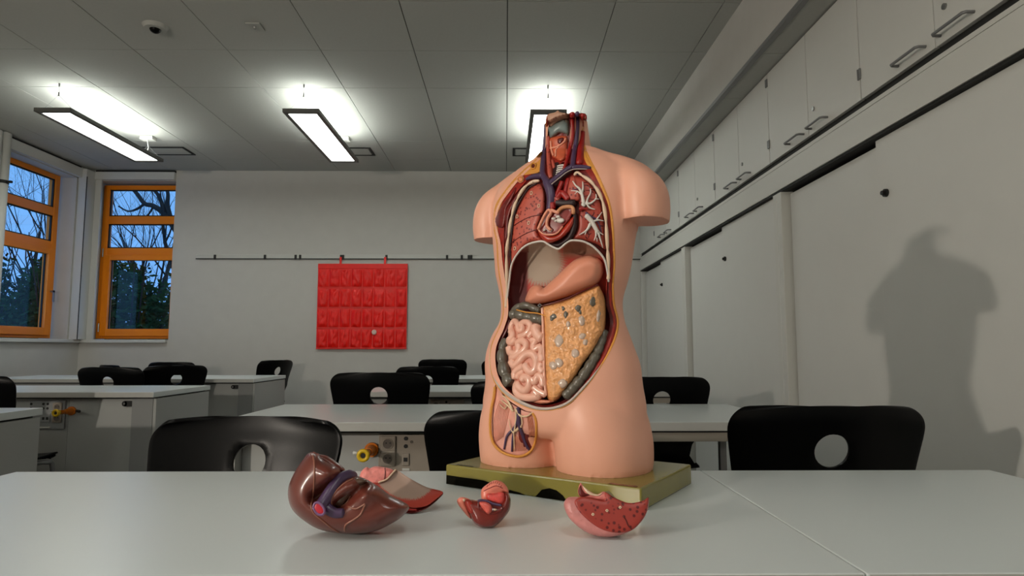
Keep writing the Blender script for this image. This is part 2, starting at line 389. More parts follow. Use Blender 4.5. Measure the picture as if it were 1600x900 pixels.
def lab_desk(label, y0, y1, split=False):
    t = thing('lab_desk', label, 'desk', (-1.0, y0, 0), 0, 'lab desks in the middle row'); W, D = 1.402, y1 - y0
    MB().box(0, W, 0, D, TZ - .03, TZ).build('tabletop', m_top, t, bevel=.0015)
    bx('edge_strip', m_edge, t, .003, W - .003, -.0012, .0, TZ - .029, TZ - .001)
    bx('shadow_rail', m_dark, t, .03, W - .03, .05, D - .05, TZ - .042, TZ - .031)
    for x in (.03, W - .06): bx('side_panel', m_desk, t, x, x + .03, .06, D - .05, .0, TZ - .042)
    bx('front_panel', m_desk, t, .061, W - .061, .12, .14, .12, TZ - .042)
    bx('rear_panel', m_desk2, t, .061, W - .061, *((.2, .22) if split else (D - .08, D - .06)), .12, TZ - .042)
    bx('plinth', m_dark, t, .061, W - .061, .141, .199 if split else D - .09, 0, .119)
    p = power(t, .548, .75, .119, .706)
    return t
T1 = lab_desk('long white lab desk in front carrying the torso model and loose organs', .745, 1.36, True)
T2 = lab_desk('white lab desk just behind the front chairs, with a yellow gas tap', 2.24, 2.97)
T3 = lab_desk('white lab desk in the third row of the middle, mostly hidden behind chairs', 3.82, 4.52)
T4 = lab_desk('white lab desk in the middle nearest the back wall', 5.46, 6.2)
for T in (T2, T3, T4):
    p = [c for c in T.children if c.name.startswith('socket_panel')][0]
    for zz in (.674, .622): socket(p, .583, .107, zz)
    MB().disc((.645, .1065, .692), (0, -1, 0), .007, .002, 12).disc((.645, .1065, .665), (0, -1, 0), .007, .002, 12).build('jack', m_blackm, p)
    MB().disc((.665, .1065, .68), (0, -1, 0), .005, .002, 10).build('screw', m_socki, p)
    q = MB().box(.634, .658, .101, .1065, .598, .64).build('network_socket', m_sock, p, bevel=.002)
    MB().box(.639, .653, .0995, .1005, .612, .626).build('port', m_blackm, q)
    MB().box(.634, .66, .1045, .1065, .58, .588).build('label_plate', m_white, p)
    gas_tap(T, .523, .119, .652)
def side_desk(label, y0, y1):
    t = thing('side_desk', label, 'desk', (.404, y0, 0), 0, 'short desks at the right of the middle row'); W, D = .6, y1 - y0
    MB().box(0, W, 0, D, TZ - .03, TZ).build('tabletop', m_top, t, bevel=.0015)
    bx('edge_strip', m_edge, t, .003, W - .003, -.0012, 0, TZ - .029, TZ - .001)
    bx('shadow_rail', m_dark, t, .02, W - .02, .025, D - .02, TZ - .038, TZ - .031)
    m_apr = mat('apron_beige', (150, 143, 132), .5)
    bx('apron', m_apr, t, .02, W - .02, .02, .04, TZ - .068, TZ - .038)
    bx('apron', m_apr, t, .02, W - .02, D - .04, D - .02, TZ - .068, TZ - .038)
    for x in (.02, W - .05):
        for y in (.0205, D - .0505): MB().box(x, x + .03, y, y + .03, 0, TZ - .069).build('leg', m_steel, t, bevel=.003)
    return t
side_desk('short white desk joined to the right end of the front desk', .745, 1.36)
side_desk('short white desk behind the right front chair', 2.24, 2.97)
side_desk('short white desk of the third row, hidden behind the torso', 3.82, 4.52)
side_desk('short white desk nearest the back wall, hidden behind the torso', 5.46, 6.2)
def left_desk(label, y0, y1, XE, tap):
    t = thing('corner_desk', label, 'desk', (XE, y0, 0), 0, 'white desks in the left row'); D = y1 - y0; L = 2.35
    MB().box(-L, 0, 0, D, TZ - .03, TZ).build('tabletop', m_top, t, bevel=.0015)
    bx('edge_strip', m_edge, t, -L + .003, -.003, -.0012, 0, TZ - .029, TZ - .001)
    bx('shadow_rail', m_dark, t, -L + .03, -.02, .03, D - .03, TZ - .038, TZ - .031)
    bx('side_panel', m_desk, t, -.02, -.003, .04, D - .01, .0, TZ - .0385)
    bx('column', m_desk2, t, -.14, -.0205, .035, D - .04, .0, TZ - .0385)
    MB().disc((-.004, .06, .46), (1, 0, 0), .006, .003, 8).disc((-.004, .06, .25), (1, 0, 0), .006, .003, 8).build('screw', m_white, t)
    d = MB().box(-.52, -.143, .06, .078, .14, TZ - .04).build('door', m_desk, t, bevel=.002)
    for zz in (.2, TZ - .085):
        MB().box(-.19, -.143, .045, .0595, zz, zz + .032).disc((-.19, .0595, zz + .016), (0, -1, 0), .016, .0145, 16).build('hinge', m_blackm, d)
        MB().disc((-.19, .045, zz + .016), (0, -1, 0), .005, .003, 8).build('screw', m_metal, d)
    bx('front_panel', m_desk, t, -L + .06, -.522, .062, .08, .14, TZ - .04)
    bx('rear_panel', m_desk2, t, -L + .06, -.143, D - .07, D - .05, .14, TZ - .0385)
    bx('side_panel', m_desk, t, -L + .03, -L + .059, .04, D - .04, 0, TZ - .0385)
    bx('plinth', m_dark, t, -L + .06, -.143, .1, D - .08, 0, .139)
    if tap:
        p = MB().box(-.74, -.535, .048, .061, .545, .71).build('socket_panel', m_desk2, t, bevel=.002)
        for zz in (.672, .61): socket(p, -.575, .047, zz)
        MB().box(-.72, -.61, .04, .0475, .552, .56).build('ledge', m_white, p)
        j = MB()
        for a, b in ((-.73, .69), (-.66, .69), (-.635, .69), (-.635, .665), (-.66, .665), (-.73, .665)): j.disc((a, .0475, b), (0, -1, 0), .007, .002, 10)
        j.build('jack', m_blackm, p)
        q = MB().box(-.665, -.615, .042, .0475, .585, .635).build('network_socket', m_desk2, p, bevel=.002)
        MB().box(-.658, -.645, .040, .0415, .6, .615).box(-.636, -.623, .040, .0415, .6, .615).build('port', m_blackm, q)
        gas_tap(t, -.50, .0595, .65)
        MB().tube([(-.46, .04, .652), (-.42, .0, .652)], .008, 8).build('tap_lever', m_blackm, t)
    return t
left_desk('white desk cut off by the left edge of the picture', 2.12, 2.81, -1.97, False)
left_desk('white desk at left with sockets and a yellow gas tap under its edge', 3.79, 4.51, -2.03, True)
left_desk('white desk at left standing nearest the back wall', 5.46, 6.25, -2.10, False)

# ------------------------------------------------------------------ chairs
def make_chair():
    t = thing('school_chair', 'x', 'chair')
    prof = catmull([(.215, .405), (.20, .435), (.10, .432), (-.03, .428), (-.12, .437), (-.165, .465), (-.183, .51), (-.185, .57), (-.190, .64), (-.205, .72), (-.225, .80), (-.238, .845), (-.243, .872)], 9)
    keys = [(.40, .17), (.405, .19), (.43, .205), (.44, .195), (.465, .165), (.51, .135), (.56, .15), (.62, .198), (.72, .222), (.80, .234), (.845, .2375), (.872, .238)]
    # arc length
    P = np.array(prof); n = len(P)
    s = np.concatenate([[0], np.cumsum(np.hypot(*np.diff(P, axis=0).T))])
    def hw(i):
        y, z = P[i]
        if y > -.03: return .205 if y < .19 else .205 - .03 * ((y - .19) / .025) ** 2 * 1
        zz = [k[0] for k in keys][3:]; ww = [k[1] for k in keys][3:]
        return float(np.interp(z, [.43] + zz, [.203] + ww))
    m = 48; V = []; Fc = []
    hc, hr = .772, .041
    for i in range(n):
        h = hw(i); y, z = P[i]; top = max(0, 1 - (P[-1][1] - z) / .075) if z > .78 else 0
        frt = max(0, 1 - (s[i]) / .05)
        RC = .055; dt = P[-1][1] - z
        if z > .7 and dt < RC: h -= RC - math.sqrt(max(0, RC * RC - (RC - dt) ** 2))
        for j in range(m + 1):
            a = -1 + 2 * j / m
            x = a * h
            ca = abs(a)
            dz = .008 * top * (1 - a * a)
            fwd = (.045 * ca ** 2.2) * min(1, max(0, (z - .45) / .25))       # wrap forward
            dish = .012 * a * a if z < .46 else 0
            V.append([x, y + fwd - (.04 * frt * max(0, ca - .75) / .25 if i < 3 else 0), z + dz + dish])
    V = np.array(V)
    # hole: snap the nearest vertices to the circle
    inside = np.zeros(len(V), bool)
    for k, v in enumerate(V):
        if v[2] > .6 and math.hypot(v[0], v[2] - hc) < hr: inside[k] = True
    faces = []
    for i in range(n - 1):
        for j in range(m):
            q = (i * (m + 1) + j, i * (m + 1) + j + 1, (i + 1) * (m + 1) + j + 1, (i + 1) * (m + 1) + j)
            if not any(inside[k] for k in q): faces.append(q)
    # boundary of hole
    from collections import Counter
    ec = Counter()
    for f in faces:
        for a, b in zip(f, f[1:] + f[:1]): ec[tuple(sorted((a, b)))] += 1
    hb = {k for e, c in ec.items() if c == 1 for k in e if V[k][2] > .66 and abs(V[k][0]) < .1 and abs(V[k][2] - hc) < .07}
    for k in hb:
        d = V[k][[0, 2]] - (0, hc); r = np.hypot(*d); V[k][[0, 2]] = (0, hc) + d / r * hr
    o = mk('seat_shell', V, faces, m_black, t, True)
    # loose vertices inside the hole out
    bm = bmesh.new(); bm.from_mesh(o.data)
    bmesh.ops.delete(bm, geom=[v for v in bm.verts if not v.link_faces], context='VERTS')
    bm.to_mesh(o.data); bm.free()
    sd = o.modifiers.new('thick', 'SOLIDIFY'); sd.thickness = .009; sd.offset = 0
    bv = o.modifiers.new('round', 'BEVEL'); bv.width = .003; bv.segments = 2; bv.limit_method = 'ANGLE'; bv.angle_limit = 1.0
    for sx in (-1, 1):
        MB().tube(catmull([(sx * .1, -.1, .415), (sx * .16, .05, .41), (sx * .19, .13, .405), (sx * .2, .165, .37), (sx * .215, .17, .1), (sx * .22, .17, .03), (sx * .22, .13, .013), (sx * .225, -.1, .013), (sx * .225, -.26, .013)], 4), .0125, 10).build('leg_frame', m_steel, t, True)
        MB().tube([(sx * .225, -.25, .012), (sx * .225, -.215, .012)], .0165, 10).build('foot_cap', m_blackm, t, True)
    MB().tube([(-.1, -.1, .415), (.1, -.1, .415)], .0125, 10).build('crossbar', m_steel, t, True)
    MB().box(-.1, .1, -.12, .08, .418, .424).build('seat_plate', m_blackm, t)
    return t
CH = make_chair(); first = True
GC = 'black shell chairs'
def chair(px, Z, rz, label, z=0, s=1):
    global first
    o = CH if first else copy_tree(CH); first = False
    X = (px - 790) / F * Z; a = math.radians(rz)
    o.rotation_euler = (0, 0, a); o.scale = (s, s, s)
    o.location = (X - .22 * s * math.sin(a), Z + .22 * s * math.cos(a), z)
    tag(o, label, 'chair', GC)
chair(401, 1.56, 176, 'black shell chair at front left, reflecting the ceiling grid', 0, .965)
chair(806, 1.64, 2, 'black shell chair half hidden behind the torso at the front desk', 0, .975)
chair(1293, 1.56, -3, 'black shell chair at front right, beside the torso', 0, .995)
chair(594.5, 3.13, 0, 'black shell chair behind the second desk, under the red organiser', 0, 1.02)
chair(1032, 3.05, 0, 'black shell chair behind the second desk, right of the torso')
chair(808, 3.2, 0, 'black shell chair behind the second desk, mostly hidden by the torso', 0, .97)
chair(669, 4.85, 3, 'black shell chair in the third row, overlapped by the chair under the organiser')
chair(692, 6.5, 0, 'black shell chair nearest the back wall, left of the torso', 0, 1.03)
chair(790, 6.5, 0, 'black shell chair at the back wall with only its edge left of the torso', 0, 1.02)
chair(-44, 3.2, 0, 'black shell chair cut off by the left picture edge')
chair(178, 4.68, 0, 'black shell chair behind the gas tap desk, with its hole showing')
chair(176, 6.4, -35, 'black shell chair peeping over the chair behind the gas tap desk', 0, .97)
chair(273, 6.45, 0, 'black shell chair at the back left wall, near the windows', 0, 1.0)
chair(283, 5.14, 42, 'black shell chair turned aside at the right end of the gas tap desk')
chair(438, 6.55, 66, 'black shell chair seen from the side at the end of the far left desk', 0, 1.02)

# ------------------------------------------------------------------ outside
m_bark = mat('bark', (48, 42, 38), .9)
m_leaf = mat('leaf', (46, 70, 36), .9, .08, var=.5, vscale=1.5)
m_earth = mat('earth', (60, 58, 45), .95, var=.2)
tag(bx('ground', m_earth, None, -60, 30, YB + .5, 60, -.4, -.3), kind='structure')
def limb(mb, p, d, L, r, lvl, R):
    pts = [p]; rr = [r]; n = 5
    for k in range(n):
        d = (d + Vector((R.uniform(-.25, .25), R.uniform(-.25, .25), R.uniform(-.12, .22)))).normalized()
        pts.append(pts[-1] + d * L / n); rr.append(r * (1 - .7 * (k + 1) / n))
    mb.tube(pts, rr, 6 if lvl < 2 else 4, False)
    if lvl < 4:
        for k in range(4 if lvl else 8):
            i = R.randint(2, n); q = pts[i]
            dd = (d + Vector((R.uniform(-1, 1), R.uniform(-1, 1), R.uniform(-.2, .8)))).normalized()
            limb(mb, q, dd, L * R.uniform(.5, .75), rr[i] * .55, lvl + 1, R)
def tree(label, x, y, seed, h=3.6, r=.12):
    t = thing('bare_tree', label, 'tree', (x, y, -.3), 0, 'bare trees outside the windows'); mb = MB()
    limb(mb, Vector((0, 0, 0)), Vector((.05, 0, 1)), h, r, 0, random.Random(seed)); mb.build('trunk_and_branches', m_bark, t, True); return t
ft = tree('bare tree with thick crooked branches seen in the right-hand window', -4.9, 10.6, 3, 3.4, .16)
def pw(x, y, Y):
    d = FW * F + RT * (x - 800) - UP * (y - 450); return CAM + d * (Y / d.y)
o0 = Vector((-4.9, 10.6, -.3))
for pts, r in (([(300, 400), (270, 352), (258, 335), (240, 322), (226, 318), (212, 300), (200, 291), (170, 280)], .055), ([(258, 335), (250, 310), (240, 296), (222, 280)], .04), ([(226, 318), (215, 326), (200, 330), (185, 322)], .025), ([(270, 352), (262, 322), (262, 300), (250, 280)], .045), ([(240, 322), (232, 335), (220, 345), (205, 350)], .018)):
    mb = MB(); q = catmull([tuple(pw(x, y, 10.6) - o0) for x, y in pts], 4); mb.tube(q, [r * (1 - .6 * i / len(q)) for i in range(len(q))], 7); mb.build('branch', m_bark, ft, True)
for x, y, s, lb in ((-7.2, 12.5, 5, 'slim bare tree standing behind the right-hand window bushes'), (-9.2, 12.2, 8, 'bare tree with a forked crown seen in the left-hand window'), (-8.2, 14.5, 11, 'thin bare tree between the two windows'), (-10.3, 14.0, 17, 'far bare tree at the left-hand window edge'), (-6.4, 15.5, 23, 'far bare tree behind the right-hand window')):
    tree(lb, x, y, s, 3.6, .075)
def bush(label, x, y, rx, rz, seed, n):
    t = thing('bush', label, 'bush', (x, y, -.3), 0, 'dark bushes outside the windows'); R = random.Random(seed)
    st = MB()
    for k in range(14):
        a = R.uniform(0, 6.28); st.tube([(0, 0, 0), (rx * .4 * math.cos(a), rx * .4 * math.sin(a), rz * .5), (rx * .8 * math.cos(a), rx * .8 * math.sin(a), rz * R.uniform(.8, 1.15))], [.03, .02, .006], 5)
    st.build('stems', m_bark, t)
    v = []; f = []
    for k in range(n):
        while 1:
            p = Vector((R.uniform(-1, 1), R.uniform(-1, 1), R.uniform(0, 1)))
            if .4 < Vector((p.x, p.y, p.z)).length < 1.0 + .25 * noise.noise(p * 3 + Vector((seed, 0, 0))): break
        p = Vector((p.x * rx, p.y * rx, p.z * rz)); d = Vector((R.gauss(0, 1), R.gauss(0, 1), R.gauss(-.3, .7))).normalized(); s = d.orthogonal().normalized()
        l = R.uniform(.08, .17); b = len(v)
        v += [tuple(p), tuple(p + d * l * .5 + s * l * .2), tuple(p + d * l), tuple(p + d * l * .5 - s * l * .2)]; f.append((b, b + 1, b + 2, b + 3))
    tag(mk('foliage', v, f, m_leaf, t), kind='stuff')
for i, (x, y, rx, rz, lb) in enumerate(((-6.0, 10.4, 1.0, 2.70, 'dark leafy bush filling the lower right-hand window'), (-7.4, 10.9, 1.0, 2.85, 'dark bush at the left side of the right-hand window'), (-8.9, 11.0, 1.1, 2.95, 'dark bush filling the lower left-hand window'), (-10.3, 11.4, 1.2, 2.85, 'dark bush at the outer edge of the left-hand window'), (-5.0, 11.6, 1.0, 2.55, 'dark bush behind the right jamb of the right-hand window'))):
    bush(lb, x, y, rx, rz, i + 3, 9000)

# ------------------------------------------------------------------ organ-building tools
def zc(ox, oy, s, pts): return [(ox + p[0] / s, oy + p[1] / s) + tuple(p[2:]) for p in pts]
def raydir(x, y): return (FW * F + RT * (x - 800) - UP * (y - 450)).normalized()
class PlaneFrame:
    """points on a real plane in the scene (world), offset d along the view direction"""
    def __init__(s, p, n, inv=None): s.p = Vector(p); s.n = Vector(n).normalized(); s.inv = inv or Matrix.Identity(4)
    def pt(s, x, y, d=0):
        r = raydir(x, y); t = (s.p - CAM).dot(s.n) / r.dot(s.n)
        return s.inv @ (CAM + r * (t + d))
class BodyFrame:
    """points on the torso skin (torso coordinates), offset d inwards"""
    def __init__(s, bvh, inv): s.b = bvh; s.inv = inv; s.c = inv @ CAM
    def pt(s, x, y, d=0):
        r = (s.inv.to_3x3() @ raydir(x, y)).normalized()
        h = s.b.ray_cast(s.c, r)
        if h[0] is None:
            t = (-.05 - s.c.y) / r.y; p = s.c + r * t
        else: p = h[0]
        return p + r * d
def polydist(pts, poly):
    P = np.array(pts)[:, None, :]; A = np.array(poly); B = np.roll(A, -1, 0); AB = B - A
    t = np.clip(((P - A) * AB).sum(2) / np.maximum((AB ** 2).sum(1), 1e-9), 0, 1)
    return np.sqrt((((P - A - AB * t[..., None]) ** 2).sum(2)).min(1))
def inpoly(pts, poly):
    P = np.array(pts); A = np.array(poly); B = np.roll(A, -1, 0); x, y = P[:, 0, None], P[:, 1, None]
    c = ((A[:, 1] > y) != (B[:, 1] > y)) & (x < (B[:, 0] - A[:, 0]) * (y - A[:, 1]) / (B[:, 1] - A[:, 1] + 1e-12) + A[:, 0])
    return c.sum(1) % 2 == 1
def puff(fr, poly, name, m, parent, h=.01, r=10, d0=0, step=2.2, skirt=.008, back=None, col=None, extra=None, smooth=True, sub=4, power=.5):
    """swollen organ or plate: outline in picture units, swelling h (m) within r units of the rim; back = swelling of the far side"""
    pl = [tuple(p) for p in (catmull(poly, sub, True) if smooth else poly)]
    # even out the rim
    rim = []
    for a, b in zip(pl, pl[1:] + pl[:1]):
        L = math.hypot(b[0] - a[0], b[1] - a[1]); k = max(1, int(round(L / step)))
        if L < .3 * step and rim: continue
        rim += [(a[0] + (b[0] - a[0]) * i / k, a[1] + (b[1] - a[1]) * i / k) for i in range(k)]
    A = np.array(rim); x0, y0 = A.min(0); x1, y1 = A.max(0)
    g = [(x + (step / 2 if j % 2 else 0), y) for j, y in enumerate(np.arange(y0, y1, step * .87)) for x in np.arange(x0, x1, step)]
    g = np.array(g); g = g[inpoly(g, A)] if len(g) else g
    if len(g): g = g[polydist(g, A) > step * .6]
    allp = rim + [tuple(q) for q in g]
    n = len(rim)
    vs, es, fs, *_ = delaunay_2d_cdt([Vector(p) for p in allp], [(i, (i + 1) % n) for i in range(n)], [], 1, 1e-5)
    pts = np.array([(v.x, v.y) for v in vs]); dist = polydist(pts, A)
    prof = (1 - (1 - np.clip(dist / r, 0, 1)) ** 2) ** power
    ex = [extra(x, y) if extra else 0 for x, y in pts]
    V = [fr.pt(x, y, d0 - h * q - e * min(1, q * 2)) for (x, y), q, e in zip(pts, prof, ex)]
    Fc = [tuple(f)[::-1] for f in fs]; cols = [lin(col(x, y)) for x, y in pts] if col else None
    bnd = [i for i in range(len(pts)) if dist[i] < 1e-4]
    from collections import Counter
    ec = Counter(); 
    for f in Fc:
        for a, b in zip(f, f[1:] + f[:1]): ec[(a, b)] += 1
    be = [e for e in ec if (e[1], e[0]) not in ec]
    if back is None:
        mp = {}
        for a, b in be:
            for k in (a, b):
                if k not in mp:
                    mp[k] = len(V); V.append(fr.pt(*pts[k], d0 + skirt))
                    if cols: cols.append(cols[k])
            Fc.append((b, a, mp[a], mp[b]))
    else:
        bset = {k for e in be for k in e}; mp = {}
        for k in range(len(pts)):
            if k in bset: mp[k] = k
            else:
                mp[k] = len(V); V.append(fr.pt(*pts[k], d0 + back * prof[k]))
                if cols: cols.append(cols[k])
        Fc += [tuple(mp[k] for k in f)[::-1] for f in Fc[:]]
    return mk(name, V, Fc, m, parent, True, cols)
def vein(fr, pts, name, m, parent, r, n=5, seg=10, taper=None, mod=None):
    """pts (x, y, depth); r in metres"""
    q = catmull([p if len(p) == 3 else (*p, 0) for p in pts], n); k = len(q)
    P = [fr.pt(*p) for p in q]
    rr = [(r if taper is None else r + (taper - r) * i / (k - 1)) * (mod(i / (k - 1)) if mod else 1) for i in range(k)]
    return MB().tube(P, rr, seg).build(name, m, parent, True)
def mix(a, b, t):
    t = max(0, min(1, t)); return tuple(x + (y - x) * t for x, y in zip(a, b))

def org(name, col, rough=.33, **k): return mat(name, col, rough, .5, **k)
o_skin = org('model_skin', (236, 172, 146), .42, var=.02, vscale=12)
o_fat = org('model_fat', (222, 150, 62), .4, bump=.8, bscale=500)
o_musc = org('model_muscle', (148, 34, 22), .35, var=.25, vscale=90, bump=.5, bscale=300)
o_musc2 = org('model_muscle_dark', (105, 18, 14), .35, var=.2, vscale=60)
o_lung = org('model_lung', (184, 82, 66), .4, spots=(140, .34, (110, 28, 26)), var=.06)
o_lung2 = org('model_lung_left', (172, 70, 56), .4, var=.15, vscale=60)
o_bone = org('model_bone', (226, 196, 168), .4)
o_white = org('model_white', (216, 208, 200), .35)
o_purple = org('model_vein', (74, 54, 84), .3)
o_red = org('model_artery', (156, 28, 24), .3)
o_dkred = org('model_dark_red', (92, 14, 12), .3)
o_black = org('model_hollow', (38, 10, 14), .5)
o_stom = org('model_stomach', (224, 146, 118), .42, var=.03, vscale=30)
o_grey = org('model_colon', (98, 91, 80), .3, var=.1, vscale=80, coat=.2)
o_pink = org('model_intestine', (236, 178, 156), .25, var=.04, vscale=60, coat=.4)
o_oment = org('model_omentum', (230, 162, 102), .3, var=.14, vscale=110, bump=1.0, bscale=260, coat=.3)
o_pale = org('model_pale_blob', (196, 170, 152), .25, coat=.4)
o_cart = org('model_cartilage', (120, 134, 132), .3)
o_thyr = org('model_thyroid', (192, 88, 56), .35, var=.12, vscale=90)
o_vc = org('model_painted', (200, 150, 130), .6, vcol=True)
o_peri = org('model_peritoneum', (190, 176, 168), .35)
o_nerve = org('model_nerve', (226, 196, 160), .4)

# ------------------------------------------------------------------ the torso
TB = Vector((.1173, 1.2268, TZ)); TA = math.radians(-33.44)
torso = thing('torso_model', 'headless anatomical torso model, open in front, on an olive green base', 'anatomical model', TB, TA)
TMI = (Matrix.Translation(TB) @ Matrix.Rotation(TA, 4, 'Z')).inverted()
def loft(secs, n=48, pw=2.2):
    """secs: z, uc, a, b, yc"""
    V = []; Fc = []
    for z, u, a, b, y in secs:
        for k in range(n):
            q = 2 * PI * k / n; c, s = math.cos(q), math.sin(q)
            V.append((u + a * math.copysign(abs(c) ** (2 / pw), c), y + b * math.copysign(abs(s) ** (2 / pw), s), z))
    m = len(secs)
    for i in range(m - 1):
        for k in range(n): Fc.append((i * n + k, i * n + (k + 1) % n, (i + 1) * n + (k + 1) % n, (i + 1) * n + k))
    Fc.append(tuple(range(n))[::-1]); Fc.append(tuple((m - 1) * n + k for k in range(n)))
    return V, Fc
def smooth_secs(s, k=4): return [tuple(x) for x in catmull(s, k)]
parts = []
parts.append(loft(smooth_secs([(.09, -.011, .10, .075, 0), (.105, -.011, .15, .095, 0), (.138, -.014, .163, .103, 0), (.185, -.014, .156, .104, 0), (.22, -.017, .156, .100, 0), (.25, -.020, .149, .094, 0), (.28, -.019, .137, .088, 0), (.303, -.015, .125, .084, 0), (.339, -.015, .122, .083, 0), (.374, -.013, .131, .087, 0), (.398, -.013, .137, .090, 0), (.427, -.011, .140, .095, 0), (.457, -.010, .144, .098, 0), (.50, -.009, .150, .100, .004), (.545, -.009, .150, .096, .008), (.58, -.009, .140, .080, .014), (.61, -.009, .105, .062, .02), (.625, -.009, .07, .055, .022)])))
# shoulders, one smooth yoke
parts.append(loft(smooth_secs([(.50, -.009, .150, .06, .015), (.53, -.009, .185, .06, .016), (.56, -.009, .184, .058, .018), (.585, -.009, .165, .052, .02), (.605, -.009, .132, .046, .022), (.622, -.009, .092, .042, .024), (.638, -.009, .06, .04, .024)]), pw=2.4))
for sx in (-1, 1):
    parts.append(loft(smooth_secs([(.472, -.009 + sx * .166, .037, .050, .012), (.50, -.009 + sx * .166, .040, .054, .012), (.535, -.009 + sx * .162, .040, .055, .014), (.565, -.009 + sx * .15, .036, .048, .016), (.588, -.009 + sx * .135, .02, .03, .018)])))
    parts.append(loft(smooth_secs([(.0365, -.0095 + sx * .083, .083, .092, 0), (.06, -.0095 + sx * .083, .084, .096, 0), (.09, -.0105 + sx * .082, .084, .099, 0), (.13, -.012 + sx * .078, .080, .098, 0), (.17, -.013 + sx * .07, .07, .09, 0)])))
parts.append(loft(smooth_secs([(.58, -.006, .05, .05, .02), (.62, -.008, .052, .05, .022), (.65, -.008, .046, .047, .018), (.68, -.007, .042, .046, .014), (.695, -.007, .0415, .046, .012)])))
V = []; Fc = []
for v, f in parts:
    b = len(V); V += v; Fc += [tuple(b + k for k in q) for q in f]
tmp = mk('tmp', V, Fc, o_skin)
md = tmp.modifiers.new('r', 'REMESH'); md.mode = 'VOXEL'; md.voxel_size = .0038; md.use_smooth_shade = True
sm = tmp.modifiers.new('s', 'SMOOTH'); sm.factor = .5; sm.iterations = 14
dg = bpy.context.evaluated_depsgraph_get(); dg.update()
me = bpy.data.meshes.new_from_object(tmp.evaluated_get(dg))
bpy.data.objects.remove(tmp)
bm = bmesh.new(); bm.from_mesh(me); bm.normal_update()
# flat cuts at the thighs, arm stumps and neck
for v in bm.verts:
    if v.co.z < .0405: v.co.z = .0362
    if .462 < v.co.z < .486 and abs(v.co.x + .009) > .135 and v.normal.z < -.25: v.co.z = .4735 + .006 * (v.co.x > 0)
    if v.co.z > .689: v.co.z = .692 + .004 * math.sin(v.co.x * 60)
bm.to_mesh(me)
bvh = BVHTree.FromBMesh(bm); bm.free()
body = bpy.data.objects.new('skin_body', me); C.objects.link(body); me.materials.clear(); me.materials.append(o_skin)
BF = BodyFrame(bvh, TMI)
OI = [(853, 184, 857, 184), (851, 216, 856, 216), (846, 237, 853, 238), (838, 248, 848, 256), (819, 265, 838, 268), (803, 281, 826, 286), (787, 301, 810, 304), (775, 320, 800, 324), (770, 344, 794, 345), (772, 360, 792, 362), (776, 380, 791, 382), (777, 405, 791, 405), (780, 432, 792, 432), (784, 455, 793, 456), (786, 475, 795, 476), (785, 495, 795, 497), (779, 513, 790, 516), (771, 530, 780, 535), (766, 546, 776, 549), (765, 565, 774, 568), (768, 585, 777, 586), (777, 605, 787, 603), (795, 622, 802, 617), (820, 636, 825, 629), (844, 642, 847, 635), (869, 640, 868, 633), (890, 631, 887, 625), (907, 615, 902, 611), (925, 594, 918, 592), (939, 573, 930, 572), (950, 555, 941, 553), (962, 530, 951, 527), (967, 510, 956, 508), (966, 495, 955, 493), (961, 475, 950, 474), (959, 445, 950, 444), (961, 420, 951, 420), (961, 395, 950, 395), (958, 347, 947, 349), (953, 317, 941, 321), (943, 291, 929, 297), (933, 269, 919, 279), (922, 248, 908, 262), (914, 227, 905, 232), (911, 200, 904, 202), (913, 184, 906, 184)]
OIs = [tuple(p) for p in catmull(OI, 4)]
def cutter(outline, depth, lift=.05):
    """closed solid: rim lifted off the skin and rim sunk into it"""
    n = len(outline); top = [BF.pt(x, y, -lift) for x, y in outline]; bot = []
    for x, y in outline:
        p = BF.pt(x, y, 0); k = max(0, min(1, (x - 800) / 110)); r_ = (TMI.to_3x3() @ raydir(x, y)).normalized()
        dr = (Vector((0, 1, 0)) * (1 - k) + r_ * k).normalized(); bot.append(p + dr * depth(x, y))
    bm = bmesh.new(); a = [bm.verts.new(p) for p in top]; b = [bm.verts.new(p) for p in bot]
    for i in range(n): bm.faces.new((a[i], a[(i + 1) % n], b[(i + 1) % n], b[i]))
    f = [bm.faces.new(a[::-1]), bm.faces.new(b)]
    bmesh.ops.triangulate(bm, faces=f); bmesh.ops.recalc_face_normals(bm, faces=bm.faces)
    m2 = bpy.data.meshes.new('c'); bm.to_mesh(m2); bm.free(); m2.materials.append(o_musc2)
    o = bpy.data.objects.new('c', m2); C.objects.link(o); return o
def cut_depth(x, y):
    return .035 if y < 250 else .03 if y < 380 else .03 + .035 * min(1, (y - 380) / 50)
outl = [(a, b) for a, b, *_ in OIs] + [(905, 166), (880, 160), (858, 166)]
hip = zc(745, 580, 5.62, [(150, 120), (190, 140), (250, 240), (330, 300), (420, 350), (480, 365), (515, 430), (520, 540), (505, 640), (460, 715), (380, 745), (300, 742), (210, 705), (150, 655), (125, 580), (118, 450), (128, 320), (140, 200)])
hip_s = [tuple(p) for p in catmull(hip, 4, True)]
cuts = [cutter(outl, cut_depth), cutter(hip_s, lambda x, y: .007, .03)]
for c in cuts:
    b = body.modifiers.new('b', 'BOOLEAN'); b.operation = 'DIFFERENCE'; b.object = c; b.solver = 'MANIFOLD'
    try: b.material_mode = 'TRANSFER'
    except Exception: pass
dg = bpy.context.evaluated_depsgraph_get(); dg.update()
me2 = bpy.data.meshes.new_from_object(body.evaluated_get(dg)); body.modifiers.clear(); body.data = me2; body.parent = torso
for c in cuts: bpy.data.objects.remove(c)
me2.polygons.foreach_set('use_smooth', [True] * len(me2.polygons))
try: me2.set_sharp_from_angle(angle=math.radians(50))
except Exception: pass
tag(body, 'peach coloured moulded skin')

